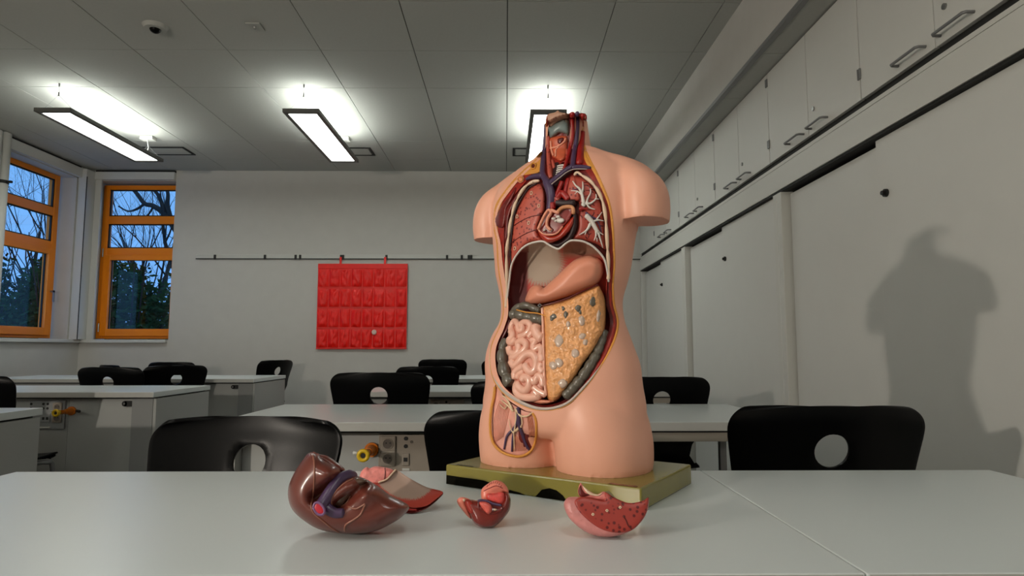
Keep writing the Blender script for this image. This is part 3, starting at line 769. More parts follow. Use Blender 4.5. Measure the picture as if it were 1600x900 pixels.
# cut rim: layers between the skin edge and the cavity
def ribbon(name, m, t0, t1, d0, d1, i0=0, i1=None, bul=0, th=.004):
    seq = OIs[i0:i1]; V = []; Fc = []; k = 4
    for q_, (x, y, u, v) in enumerate(seq):
        e_ = min(1, (q_ + .3) / 7, (len(seq) - q_ - .7) / 7) if i0 else 1
        for j in range(k + 1):
            t = t0 + (t1 - t0) * e_ * j / k; V.append(BF.pt(x + (u - x) * t, y + (v - y) * t, d0 + (d1 - d0) * j / k - bul * e_ * math.sin(PI * j / k)))
    n = len(seq)
    for i in range(n - 1):
        for j in range(k): a = i * (k + 1) + j; Fc.append((a, a + k + 1, a + k + 2, a + 1))
    return mk(name, V, Fc, m, torso, True)
ribbon('fat_layer', o_fat, -.03, .3, -.0004, .002, bul=.0008)
ribbon('muscle_layer', o_musc, .26, .78, .0025, .0035, bul=.001)
ribbon('muscle_layer', o_musc2, .74, 1.25, .006, .012)
# pale rim of the lower belly
ribbon('belly_rim', o_peri, .15, .8, -.0006, .0, 80, 118, bul=.0025)
ribbon('belly_rim', o_bone, -.1, .06, -.001, -.001, 68, 84, bul=.0012)
# neck and shoulder muscle at the picture left
for pl, m, h in ((zc(760, 240, 6, [(75, 610), (85, 580), (150, 480), (230, 380), (262, 320), (280, 330), (240, 430), (190, 520), (180, 600), (160, 690), (110, 690), (80, 660)]), o_musc2, .004), (zc(760, 240, 6, [(165, 560), (240, 440), (330, 330), (410, 265), (400, 290), (300, 400), (250, 500), (215, 600), (195, 780), (185, 880), (170, 800), (175, 680)]), o_musc2, .004)):
    puff(BF, pl, 'shoulder_muscle', m, torso, h, 3, .002)
# chest backing
ch = [(u, v) for x, y, u, v in OIs if v < 442]
left = [p for p in ch if p[0] < 860]; right = [p for p in ch if p[0] >= 860]
puff(BF, left + [(800, 412), (812, 392), (827, 381), (847, 377), (857, 382), (872, 389), (882, 382), (892, 376), (910, 377), (925, 384), (937, 395), (945, 407), (949, 424)] + right, 'chest_backing', o_dkred, torso, .0, 8, .014, step=3, smooth=False)
puff(BF, zc(820, 165, 7.2, [(235, 160), (250, 110), (300, 85), (480, 90), (680, 90), (690, 200), (660, 260), (690, 560), (760, 650), (720, 690), (560, 680), (420, 640), (330, 800), (240, 820), (170, 760), (215, 600), (230, 360)]), 'neck_backing', o_musc, torso, .002, 6, .010)
# lungs
rl = zc(760, 240, 6, [(480, 285), (520, 300), (545, 360), (550, 430), (545, 530), (520, 580), (500, 640), (480, 690), (490, 760), (530, 825), (450, 822), (380, 850), (330, 900), (270, 990), (225, 1130), (213, 1050), (225, 880), (240, 720), (262, 600), (300, 500), (360, 390), (420, 315)])
puff(BF, rl, 'right_lung', o_lung, torso, .008, 9, .010)
for pts in ([(255, 675), (330, 630), (420, 590), (525, 572)], [(230, 840), (300, 790), (380, 745), (470, 712)]):
    vein(BF, [(x, y, .0018) for x, y in zc(760, 240, 6, pts)], 'lung_fissure', o_dkred, torso, .0008)
for x, y in ((420, 370), (490, 490), (395, 650), (265, 890), (285, 590)):
    q = zc(760, 240, 6, [(x - 8, y + 14), (x - 6, y - 12), (x + 8, y - 14), (x + 9, y + 10), (x - 8, y + 14)]); vein(BF, [(a, b, .0012) for a, b in q], 'bronchus_ring', o_bone, torso, .0007, 3, 6)
ll = zc(830, 260, 6.92, [(420, 120), (470, 100), (560, 120), (640, 180), (710, 280), (760, 400), (785, 550), (800, 720), (815, 880), (790, 895), (720, 850), (620, 810), (520, 790), (440, 790), (480, 720), (505, 640), (505, 540), (520, 470), (510, 385), (430, 370), (395, 330), (380, 250)])
puff(BF, ll, 'left_lung', o_lung2, torso, .007, 8, .011)
puff(BF, zc(830, 260, 6.92, [(390, 260), (420, 135), (470, 120), (500, 220), (520, 290), (520, 365), (430, 365), (395, 330)]), 'lung_lobe', o_lung, torso, .003, 6, .004)
rnd2 = random.Random(4)
for k in range(46):       # dark creases of the opened lung
    x = rnd2.uniform(520, 770); y = rnd2.uniform(140, 760); L = rnd2.uniform(25, 60); a = rnd2.uniform(-.4, 2.2)
    if not inpoly([zc(830, 260, 6.92, [(x + L, y)])[0], zc(830, 260, 6.92, [(x, y)])[0]], ll).all(): continue
    q = zc(830, 260, 6.92, [(x, y), (x + L * .5 * math.cos(a) + 6, y + L * .5 * math.sin(a)), (x + L * math.cos(a), y + L * math.sin(a))])
    vein(BF, [(u, v, .0042) for u, v in q], 'lung_crease', o_dkred, torso, .0009, 3, 6)
# bronchial tree
def bt(pts, r, t=None, m=None, d=.001): vein(BF, [(x, y, d) for x, y in zc(830, 260, 6.92, pts)], 'bronchus', m or o_white, torso, r, 4, 8, t)
bt([(570, 420), (560, 360), (545, 290), (520, 240), (480, 205), (450, 160)], .0036, .001)
bt([(545, 290), (560, 240), (555, 165)], .0024, .0008); bt([(540, 300), (500, 270), (430, 262)], .0018, .0007)
bt([(500, 270), (470, 300)], .0012, .0006); bt([(520, 240), (470, 250), (440, 240)], .0012, .0005, o_purple)
bt([(570, 420), (600, 390), (610, 350), (640, 290), (640, 240)], .0026, .0008); bt([(600, 395), (640, 400), (700, 350), (700, 300)], .0026, .0008); bt([(690, 352), (735, 352)], .0016, .0007)
bt([(600, 400), (630, 445), (690, 465)], .0022, .0008); bt([(570, 430), (560, 400)], .004)
bt([(595, 530), (650, 590), (690, 660), (720, 710)], .0048, .0034); bt([(640, 620), (600, 690), (520, 740)], .0032, .0007); bt([(600, 690), (580, 740)], .0012, .0006)
bt([(700, 690), (700, 750), (680, 800)], .0024, .0007); bt([(725, 715), (745, 780), (775, 880)], .0026, .0007); bt([(720, 700), (780, 740)], .0018, .0006); bt([(660, 600), (720, 580), (785, 590)], .0024, .0007); bt([(710, 570), (765, 495)], .0016, .0006); bt([(710, 770), (712, 815)], .001, .0005)
bt([(590, 500), (650, 545), (700, 570), (740, 640), (760, 720)], .0022, .0008, o_purple, .0025)
bt([(525, 465), (560, 455), (610, 465)], .0042, .0012, o_red, .0); bt([(545, 440), (570, 420)], .002, .001, o_red, .0)
# heart
H0 = lambda p: zc(830, 260, 6.92, p)
puff(BF, H0([(440, 520), (490, 500), (505, 600), (490, 700), (430, 800), (340, 860), (280, 880), (200, 830), (300, 820), (400, 720)]), 'heart_dark_side', o_black, torso, .008, 6, .006)
puff(BF, H0([(75, 690), (110, 700), (200, 745), (280, 730), (330, 670), (400, 590), (460, 530), (470, 560), (460, 630), (420, 700), (350, 770), (270, 815), (200, 830), (140, 810), (90, 750)]), 'heart_muscle', org('heart_muscle', (166, 42, 22), .3, var=.15, vscale=50, coat=.3), torso, .011, 7, .004)
puff(BF, H0([(95, 680), (130, 620), (170, 540), (210, 490), (290, 500), (340, 450), (430, 450), (440, 510), (400, 590), (330, 660), (270, 725), (190, 740), (120, 710)]), 'heart_chamber', org('heart_chamber', (128, 30, 24), .3, var=.2, vscale=70), torso, -.003, 4, -.002)
for pts, r, m in (([(75, 680), (110, 600), (150, 520), (190, 470), (215, 500), (180, 560), (170, 640), (210, 690)], .0028, o_stom), ([(290, 490), (330, 450), (400, 435), (450, 450), (455, 510)], .0034, org('heart_rim', (206, 140, 96), .3)), ([(80, 690), (130, 730), (210, 740), (280, 720), (340, 650)], .0016, o_stom), ([(215, 470), (260, 490), (300, 500)], .003, o_stom)):
    vein(BF, [(x, y, -.004) for x, y in H0(pts)], 'heart_wall', m, torso, r)
for x, y, a in ((290, 545, 22), (315, 585, 38), (240, 565, 20), (140, 690, 14), (215, 690, 12), (265, 590, 16)):
    puff(BF, H0([(x + a * math.cos(q) * 1.2, y + a * .8 * math.sin(q)) for q in [k * PI / 4 for k in range(8)]]), 'heart_valve', o_white, torso, .005, 4, -.002, step=1.2)
for pts, r, m, d in (([(250, 380), (330, 400), (470, 400)], .0075, o_black, .006), ([(225, 400), (235, 460)], .0055, o_red, -.001), ([(235, 430), (290, 340), (330, 290), (370, 320), (400, 360)], .0062, o_red, .004), ([(270, 330), (320, 200), (330, 170)], .0042, o_red, .004), ([(360, 320), (385, 200), (400, 140)], .0042, o_red, .005), ([(215, 400), (240, 350), (300, 360)], .0045, o_lung, .002)):
    vein(BF, [(x, y, d) for x, y in H0(pts)], 'great_vessel', m, torso, r)
# veins of the chest and neck
E = lambda p: zc(820, 165, 7.2, p)
for pts, r, t in (([(235, 210, .004), (232, 330, .003), (222, 480, .002), (205, 640, .001), (200, 760, .0), (225, 820, -.001), (270, 880, -.001)], .0036, .0068), ([(590, 90, .002), (590, 250, .002), (575, 420, .001), (550, 560, 0), (535, 680, .0), (480, 720, -.001), (390, 790, -.002), (300, 870, -.002), (265, 920, -.001)], .0042, .0062), ([(740, 705, .003), (640, 690, .001), (540, 700, .0)], .0032, .005), ([(15, 830, .002), (90, 800, .0), (200, 790, -.001)], .0028, .0062), ([(250, 860, -.001), (285, 960, .0), (300, 1050, .001), (290, 1170, .003)], .0085, .0080)):
    vein(BF, E(pts), 'vein', o_purple, torso, r, 5, 12, t)
vein(BF, E([(300, 885, -.009), (400, 805, -.009), (480, 745, -.0075), (560, 715, -.006), (700, 715, -.002)]), 'vein_highlight', o_peri, torso, .0009, 4, 6)
for pts, r, t in (([(535, 85, .002), (535, 200, .002), (540, 330, .002), (510, 480, .002), (480, 600, .002), (440, 720, .003)], .0050, .0030), ([(228, 300, .006), (240, 240, .006)], .002, .0015), ([(640, 300, .006), (630, 480, .005), (615, 660, .005)], .007, .007), ([(650, 100, .004), (645, 240, .004)], .003, .003)):
    vein(BF, E(pts), 'artery', o_red, torso, r, 5, 12, t)
for pts, r, t in (([(265, 350, .003), (262, 500, .003), (270, 640, .004), (290, 820, .006)], .0036, .0048), ([(310, 620, .005), (330, 700, .006)], .003, .003), ([(470, 500, .004), (480, 620, .004)], .003, .003)):
    vein(BF, E(pts), 'neck_muscle', o_lung, torso, r, 5, 10, t)
# larynx, thyroid, windpipe
puff(BF, E([(245, 190), (250, 120), (275, 92), (340, 75), (372, 55), (400, 75), (500, 95), (490, 140), (470, 150), (430, 155), (360, 190), (290, 238)]), 'hyoid_cap', org('hyoid', (184, 140, 116), .4), torso, .006, 6, .006)
puff(BF, E([(246, 200), (290, 238), (350, 195), (430, 158), (470, 170), (500, 190), (500, 320), (450, 318), (390, 305), (350, 335), (285, 362), (270, 300), (250, 260)]), 'thyroid_cartilage', o_cart, torso, .010, 8, .006)
puff(BF, E([(455, 160), (500, 180), (498, 320), (470, 330), (448, 250)]), 'cartilage_wing', o_grey, torso, .004, 4, .002)
puff(BF, E([(275, 375), (350, 345), (440, 340), (485, 360), (480, 500), (450, 600), (400, 625), (350, 600), (300, 560), (285, 470)]), 'thyroid_gland', o_thyr, torso, .009, 8, .006)
puff(BF, E([(370, 375), (430, 360), (440, 400), (400, 440), (365, 420)]), 'cricoid_muscle', o_dkred, torso, .003, 3, -.002)
for pts in ([(285, 480), (370, 460), (440, 410), (460, 370)], [(345, 570), (350, 500), (380, 470)], [(290, 400), (300, 500), (320, 560)]):
    vein(BF, [(x, y, -.003) for x, y in E(pts)], 'gland_ridge', o_stom, torso, .002)
for k in range(5):
    x, y = 402 - k * 4, 675 + k * 24; vein(BF, [(a, b, .004) for a, b in E([(x - 36, y + 8), (x, y - 2), (x + 36, y - 6)])], 'tracheal_ring', o_white, torso, .0016)
puff(BF, E([(330, 660), (380, 640), (365, 720), (350, 800), (310, 820)]), 'neck_hollow', o_black, torso, .001, 3, .005)
# clavicle ends and rib chain
puff(BF, zc(760, 240, 6, [(280, 240), (300, 208), (335, 205), (355, 230), (345, 262), (310, 275)]), 'clavicle_end', o_stom, torso, .004, 4, .0, step=1.5)
vein(BF, [(a, b, -.0045) for a, b in zc(760, 240, 6, [(295, 240), (310, 222), (335, 225), (338, 250), (312, 262), (295, 240)])], 'clavicle_rim', o_fat, torso, .0012, 3, 6)
vein(BF, [(a, b, -.002) for a, b in zc(760, 240, 6, [(415, 115), (435, 90), (462, 100), (455, 135), (425, 140), (415, 115)])], 'fat_hole_rim', o_fat, torso, .0016, 3, 6)
puff(BF, zc(760, 240, 6, [(418, 115), (435, 92), (458, 100), (452, 132), (427, 138)]), 'fat_hole', o_dkred, torso, .001, 3, .0, step=1.2)
puff(BF, zc(760, 240, 6, [(290, 215), (360, 150), (430, 70), (480, 10), (520, -20), (525, 60), (510, 150), (480, 180), (400, 195), (350, 205)]), 'shoulder_fat', o_fat, torso, .002, 3, .002)
puff(BF, zc(820, 165, 7.2, [(630, 260), (665, 260), (680, 400), (700, 540), (740, 630), (790, 720), (740, 700), (690, 650), (660, 560), (645, 420)]), 'neck_fat', o_fat, torso, .003, 3, .002)
bead = lambda t: .6 + .55 * abs(math.sin(t * PI * 6.5))
vein(BF, [(x, y, .001) for x, y in zc(760, 240, 6, [(495, 255), (440, 265), (385, 295), (335, 350), (290, 430), (262, 500), (240, 580), (222, 680), (208, 780), (195, 880)]) + [(791.5, 400), (792, 425), (792, 450), (791, 480)]], 'rib_chain', o_bone, torso, .0032, 8, 10, None, bead)
vein(BF, [(x, y, .001) for x, y in zc(830, 260, 6.92, [(465, 95), (500, 72), (560, 105), (640, 160), (700, 230), (750, 320), (785, 430), (805, 560), (815, 700), (825, 880)]) + [(950, 400), (951, 420), (950.5, 436)]], 'rib_chain', o_bone, torso, .0030, 8, 10, None, bead)
vein(BF, [(x, y, .003) for x, y in zc(760, 240, 6, [(470, 280), (400, 320), (345, 395), (295, 480), (262, 570), (245, 680), (232, 800), (222, 900)]) + [(798, 410), (797, 430)]], 'pleura_gap', o_black, torso, .0016, 6, 8)
for x, y in zc(760, 240, 6, [(432, 262)]) + zc(830, 260, 6.92, [(500, 86)]):
    puff(BF, [(x - 1.6, y), (x, y - 1.6), (x + 1.8, y), (x, y + 1.6)], 'rib_hole', o_black, torso, .0006, 1, -.003, step=.8)

# ------------------------------------------------------------------ abdomen
arch = [(796, 437), (800, 412), (812, 392), (827, 381), (847, 377), (857, 382), (872, 389), (882, 382), (892, 376), (910, 377), (925, 384), (937, 395), (945, 407), (949, 424)]
cav = [(u, v) for x, y, u, v in OIs if v > 440]
lin_poly = arch[::-1] + [(p[0] + (1.5 if p[0] < 860 else -1.5), p[1]) for p in cav]
def cavcol(x, y):
    # dark red muscular wall, cream central tendon, red fibres between
    d = math.hypot((x - 846) / 36, (y - 408) / 40)
    th = math.atan2(y - 400, x - 846); fib = .5 + .5 * math.sin(th * 60)
    c = mix((176, 156, 138), (196, 70, 56), (d - .75 - .2 * fib) / .25)
    if x < 826: c = mix((92, 12, 12), c, (x - 822) / 4 if y > 395 else .35 + .5 * (395 - y) / 20)
    if x > 880 and y < 405: c = mix((150, 112, 92), c, (y - 395) / 12)
    return mix(c, (88, 12, 12), (y - 455) / 12)
puff(BF, lin_poly, 'abdominal_wall', o_vc, torso, -.042, 32, .008, step=2.0, col=cavcol, smooth=False, skirt=.001)
vein(BF, [(x, y, .001) for x, y in catmull([(792, 470)] + arch + [(951, 440)], 2)], 'diaphragm_edge', o_white, torso, .0019, 3, 8)
Zs = lambda p: zc(790, 370, 8.18, p)
puff(BF, Zs([(250, 810), (270, 740), (310, 660), (370, 620), (440, 620), (490, 650), (560, 590), (680, 480), (790, 370), (880, 295), (980, 255), (1080, 240), (1180, 270), (1240, 330), (1255, 420), (1240, 500), (1190, 580), (1100, 650), (940, 710), (780, 770), (620, 820), (460, 860), (340, 870), (280, 850)]), 'stomach', o_stom, torso, .034, 17, .030)
# greater omentum
Om = lambda p: zc(840, 440, 4.5, p)
om = Om([(28, 185), (100, 158), (200, 130), (320, 75), (420, 30), (445, 55), (475, 130), (478, 250), (470, 340), (440, 400), (390, 490), (320, 580), (260, 680), (200, 760), (150, 825), (105, 845), (65, 810), (50, 700), (42, 500), (38, 300)])
def lump(x, y): return .0022 * noise.noise((x * .16, y * .16, 1)) + .0014 * noise.noise((x * .4, y * .4, 5))
puff(BF, om, 'greater_omentum', o_oment, torso, .020, 12, .018, extra=lump, step=1.7)
vein(BF, [(x, y, .004) for x, y in Om([(32, 185), (38, 330), (42, 500), (48, 680), (60, 800)])], 'omentum_edge', o_pink, torso, .0024)
vein(BF, [(x, y, .006) for x, y in Om([(25, 172), (110, 150), (210, 118), (320, 65), (425, 22)])], 'omentum_seam', o_dkred, torso, .0016)
for i, (x, y, a, b) in enumerate(((110, 245, 30, 24), (95, 265, 16, 20), (180, 190, 14, 20), (197, 235, 20, 30), (285, 190, 27, 30), (300, 215, 16, 20), (388, 140, 26, 38), (430, 225, 14, 34))):
    puff(BF, Om([(x + a * math.cos(q) * (1 + .15 * math.sin(3 * q + i)), y + b * math.sin(q)) for q in [k * PI / 5 for k in range(10)]]), 'colon_bulge', o_grey if i < 7 else o_pale, torso, .004, 5, .0, step=1.5)
for i, (x, y, a, b) in enumerate(((310, 275, 28, 40), (215, 300, 20, 26), (150, 415, 34, 50), (315, 385, 30, 28), (335, 425, 24, 28), (265, 505, 36, 36), (110, 590, 32, 32), (150, 570, 32, 38), (175, 715, 32, 36), (425, 250, 16, 40))):
    puff(BF, Om([(x + a * math.cos(q) * (1 + .12 * math.sin(2 * q + i)), y + b * math.sin(q)) for q in [k * PI / 5 for k in range(10)]]), 'bowel_bulge', o_pale, torso, .0045, 6, .0, step=1.5)
# large bowel
seg = lambda n: (lambda t: .76 + .3 * abs(math.sin(t * PI * n)) ** .5)
vein(BF, [(x, y, d) for (x, y), d in zip(Om([(472, 350), (450, 420), (415, 510), (370, 590), (310, 680), (250, 750), (195, 810)]), (.022, .018, .014, .012, .012, .012, .014))], 'descending_colon', o_grey, torso, .0085, 10, 14, .0105, seg(9))
Ia = lambda p: zc(760, 470, 5.29, p)
vein(BF, [(*p, d) for p, d in zip(Ia([(160, 320), (140, 380), (130, 440), (135, 510), (150, 580), (180, 650), (205, 685)]), (.02, .014, .010, .009, .009, .010, .013))], 'ascending_colon', o_grey, torso, .008, 10, 14, .0125, seg(4))
vein(BF, [(*p, .012) for p in Ia([(215, 120), (260, 110), (330, 130), (400, 145), (470, 160)])], 'transverse_colon', o_grey, torso, .0105, 10, 14, .0092, seg(4.5))
vein(BF, [(*p, .013) for p in Ia([(225, 85), (280, 45), (340, 40), (400, 65), (440, 80)])], 'transverse_colon_top', o_grey, torso, .0075, 8, 12, .006, seg(3.5))
vein(BF, [(*p, .001) for p in Ia([(250, 75), (330, 95), (430, 105), (520, 140)])], 'colon_band', o_fat, torso, .0013, 4, 6)
MB().tube([BF.pt(*p, -.003) for p in Ia([(428, 38), (442, 25), (455, 38), (442, 50), (428, 38)])], .0011, 6).build('catch_ring', m_steel, torso)
# small bowel
puff(BF, Ia([(200, 160), (300, 150), (440, 170), (470, 300), (470, 500), (480, 700), (490, 790), (400, 830), (300, 820), (230, 760), (220, 650), (190, 540), (170, 400), (180, 280)]), 'small_bowel_bed', org('bowel_bed', (214, 146, 124), .35), torso, .012, 8, .019)
for pts, r in (([(212, 255), (205, 220), (232, 170), (262, 195), (272, 240), (302, 238), (292, 192), (332, 175), (366, 205), (350, 252), (312, 285), (272, 298)], .0054), ([(205, 250), (220, 290), (190, 330), (215, 345), (245, 320)], .0062), ([(188, 385), (200, 430), (245, 438), (272, 402), (265, 352), (300, 332), (332, 365), (312, 412), (272, 440), (235, 468), (207, 470)], .0062), ([(208, 498), (232, 535), (265, 512), (300, 470), (345, 438), (388, 445), (416, 490), (408, 560), (372, 588), (336, 562), (322, 525)], .0068), ([(240, 640), (236, 600), (262, 570), (305, 545)], .0062), ([(255, 640), (275, 605), (310, 588)], .005), ([(300, 660), (315, 630), (352, 645), (355, 700), (325, 742), (280, 722), (255, 690), (250, 750), (300, 790), (370, 800), (428, 785), (400, 750)], .0066), ([(415, 205), (412, 250), (430, 290), (460, 310)], .0085), ([(372, 330), (410, 330), (388, 372), (402, 402), (440, 382), (456, 420), (440, 475)], .0055), ([(382, 640), (400, 670), (430, 620), (462, 640), (470, 700)], .0062), ([(455, 520), (445, 560), (470, 590)], .0062), ([(390, 712), (435, 748), (490, 775)], .0052), ([(450, 450), (462, 500)], .006), ([(380, 260), (352, 300)], .005)):
    vein(BF, [(*p, .006) for p in Ia(pts)], 'small_bowel_loop', o_pink, torso, r * 1.15, 6, 12)
puff(BF, Ia([(370, 830), (430, 815), (500, 820), (560, 830), (500, 850), (430, 850)]), 'bladder', o_stom, torso, .008, 4, .012)

# ------------------------------------------------------------------ groin window
G = lambda p: zc(745, 580, 5.62, p)
puff(BF, hip, 'groin_bed', org('groin_bed', (232, 164, 146), .4, var=.12, vscale=70), torso, .001, 6, .0055)
vein(BF, [(*p, -.0008) for p in G([(160, 140), (150, 230), (130, 320), (118, 450), (125, 570), (160, 655), (230, 715), (320, 745), (400, 745), (470, 705), (510, 630), (523, 540), (518, 430), (490, 370)])], 'fat_edge', o_fat, torso, .0030, 5, 8, .0022)
for pts, r, t in (([(365, 320), (370, 380), (350, 460), (320, 510), (265, 570), (240, 685)], .0040, .0018), ([(370, 380), (375, 470), (400, 550), (430, 640), (462, 690)], .0044, .0022), ([(330, 520), (315, 590), (308, 705)], .0022, .0018)):
    vein(BF, [(*p, .003) for p in G(pts)], 'groin_vein', o_purple, torso, r, 5, 10, t)
for pts, r, t in (([(340, 330), (345, 420), (330, 520), (325, 560), (330, 700)], .0020, .0008), ([(350, 340), (380, 390), (440, 395), (490, 360)], .0020, .0012), ([(390, 400), (395, 470), (340, 530)], .0012, .001), ([(320, 350), (270, 300), (215, 255)], .0022, .001), ([(270, 290), (245, 330), (200, 290)], .0014, .0008), ([(320, 540), (360, 500), (395, 490)], .0014, .0008), ([(325, 545), (300, 510), (280, 420)], .0014, .0006), ([(310, 330), (260, 240), (225, 215)], .0024, .001)):
    vein(BF, [(*p, .0005) for p in G(pts)], 'nerve', o_nerve, torso, r, 4, 8, t)
for k in range(9):
    a = k / 8; vein(BF, [(*p, .0035) for p in G([(290 - 90 * a, 290 - 30 * a), (265 - 110 * a, 420), (190 - 45 * a + 40 * (1 - a), 560 + 60 * a + 20)])], 'muscle_fibre', o_stom, torso, .0005, 3, 5)
for k in range(9):
    a = k / 8; vein(BF, [(*p, .0035) for p in G([(330 + 12 * a, 560), (330 + 60 * a, 630), (320 + 110 * a, 705 - 10 * a)])], 'muscle_fibre', o_stom, torso, .0005, 3, 5)
for k in range(7):
    a = k / 6; vein(BF, [(*p, .0035) for p in G([(440 + 40 * a, 400 - 10 * a), (455 + 45 * a, 500), (470 + 30 * a, 640 - 60 * a)])], 'muscle_fibre', o_stom, torso, .0005, 3, 5)

# ------------------------------------------------------------------ base
m_base = mat('olive_base', (128, 118, 46), .25, .5, coat=.3, var=.05, vscale=10)
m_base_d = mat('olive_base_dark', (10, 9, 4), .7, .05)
BL, BD, BH = .3838, .2478, .036
MB().box(-BL / 2, BL / 2, -BD / 2, BD / 2, 0, BH).build('base_plate', m_base, torso, bevel=.003)
def on_front(pts, name, m, y=-BD / 2 - .0004):
    return mk(name, [(x, y, z) for x, z in pts] + [(x, y + .0007, z) for x, z in pts], [tuple(range(len(pts)))] + [(i, i + len(pts), (i + 1) % len(pts) + len(pts), (i + 1) % len(pts)) for i in range(len(pts))], m, torso)
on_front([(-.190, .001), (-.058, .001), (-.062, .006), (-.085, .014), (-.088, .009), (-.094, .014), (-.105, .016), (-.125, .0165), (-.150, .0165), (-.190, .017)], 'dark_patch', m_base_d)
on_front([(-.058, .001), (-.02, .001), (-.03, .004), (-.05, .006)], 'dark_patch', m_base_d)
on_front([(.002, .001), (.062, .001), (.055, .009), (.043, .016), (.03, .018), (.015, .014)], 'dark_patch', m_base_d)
on_front([(.128, .012), (.132, .025), (.138, .026), (.150, .016), (.166, .009), (.178, .006), (.150, .004)], 'dull_patch', mat('olive_dull', (96, 84, 50), .4))
mk('plate_label', [(.135, -.122, BH + .0003), (.182, -.122, BH + .0003), (.182, -.112, BH + .0003), (.135, -.112, BH + .0003)], [(0, 1, 2, 3)], mat('label_brown', (92, 40, 24), .4), torso)
MB().box(.140, .157, -.118, -.116, BH + .0002, BH + .0006).box(.160, .164, -.118, -.116, BH + .0002, BH + .0006).box(.167, .176, -.118, -.116, BH + .0002, BH + .0006).build('label_print', mat('label_print', (170, 110, 84), .5), torso)
cu = bpy.data.curves.new('maker_text', 'FONT'); cu.body = 'SOMSO'; cu.size = .0115; cu.extrude = .0002
to = bpy.data.objects.new('t', cu); C.objects.link(to); dg = bpy.context.evaluated_depsgraph_get(); dg.update()
tm = bpy.data.meshes.new_from_object(to.evaluated_get(dg)); bpy.data.objects.remove(to); tm.materials.clear(); tm.materials.append(m_blackm)
to = bpy.data.objects.new('maker_lettering', tm); C.objects.link(to); to.parent = torso; to.location = (-.172, -.121, BH + .0004)

# ------------------------------------------------------------------ loose organs on the desk
def settle(t):
    bpy.context.view_layer.update()
    lo_ = min((t.matrix_world.inverted() @ o.matrix_world @ v.co).z for o in t.children if o.type == 'MESH' for v in o.data.vertices)
    for o in t.children: o.location.z -= lo_
def organ(name, label, cat, px, py, tilt, yaw=0, dd=0):
    """empty on the desk under the organ and a plane frame through it"""
    r = raydir(px, py); p = CAM + r * ((TZ - CAM.z) / r.z); p += Vector((0, dd, 0)); p.z = TZ
    t = thing(name, label, cat, p)
    a = math.radians(tilt); n = Vector((math.sin(math.radians(yaw)) * math.cos(a), -math.cos(math.radians(yaw)) * math.cos(a), math.sin(a)))
    return t, PlaneFrame(p, n, Matrix.Translation(-p))
o_liver = org('model_liver', (104, 48, 38), .3, var=.06, vscale=25, coat=.2)
o_liver2 = org('model_liver_grey', (84, 62, 50), .25, coat=.4)
t, fr = organ('liver_model', 'glossy brown liver model with a purple vein, lying on the front desk', 'anatomical model', 535, 850, 12, 0, .035)
Lv = lambda p: zc(430, 710, 4, p); L6 = lambda p: zc(440, 710, 6, p)
liv = Lv([(78, 330), (85, 250), (125, 165), (175, 90), (205, 55), (235, 50), (275, 60), (310, 95), (380, 130), (430, 165), (480, 185), (560, 215), (640, 260), (720, 320), (835, 385), (795, 450), (720, 500), (620, 545), (500, 562), (380, 556), (270, 532), (180, 480), (105, 410)])
def groove(x, y):
    u, v = (x - 430) * 4, (y - 710) * 4
    g = 0
    for (ax, ay, bx_, by, w_, dp) in ((250, 340, 440, 185, 38, .022), (380, 400, 560, 260, 32, .018)):
        L2 = (bx_ - ax) ** 2 + (by - ay) ** 2; q = max(0, min(1, ((u - ax) * (bx_ - ax) + (v - ay) * (by - ay)) / L2))
        g -= dp * math.exp(-((u - ax - q * (bx_ - ax)) ** 2 + (v - ay - q * (by - ay)) ** 2) / w_ ** 2)
    g += .012 * math.exp(-((u - 550) ** 2 + (v - 320) ** 2) / 70 ** 2) + .01 * math.exp(-((u - 330) ** 2 + (v - 180) ** 2) / 90 ** 2)
    return g
puff(fr, liv, 'liver_body', o_liver, t, .040, 26, 0, back=.045, extra=groove)
vein(fr, [(x, y, d) for (x, y), d in zip(L6([(345, 612), (400, 540), (470, 430), (540, 340), (620, 300), (660, 310)]), (-.043, -.038, -.032, -.024, -.014, -.006))], 'vena_cava', o_purple, t, .0085, 6, 16, .0085)
vein(fr, [(x, y, d) for (x, y), d in zip(L6([(400, 560), (430, 610), (500, 650), (575, 650)]), (-.036, -.037, -.038, -.038))], 'portal_vein', o_purple, t, .0075, 6, 14, .006)
puff(fr, L6([(300, 605), (315, 565), (345, 560), (382, 595), (396, 640), (372, 662), (330, 650)]), 'vein_end', org('vein_end', (190, 30, 50), .4), t, .0012, 6, -.0515, step=1.2, skirt=.006)
ring = L6([(295, 600), (310, 560), (345, 555), (385, 590), (400, 640), (375, 668), (330, 655), (295, 600)])
vein(fr, [(x, y, -.051) for x, y in ring], 'vein_lip', org('vein_lip', (120, 84, 124), .3), t, .0018, 4, 8)
puff(fr, L6([(480, 570), (490, 490), (540, 410), (610, 355), (690, 315), (760, 320), (800, 350), (720, 420), (640, 500), (570, 585), (520, 600)]), 'gall_bladder_lobe', o_liver2, t, .012, 10, -.020, skirt=.015)
puff(fr, L6([(290, 70), (350, 90), (430, 110), (520, 170), (590, 230), (570, 270), (500, 280), (440, 250), (380, 180)]), 'left_lobe', o_liver, t, .012, 10, -.006, skirt=.02)
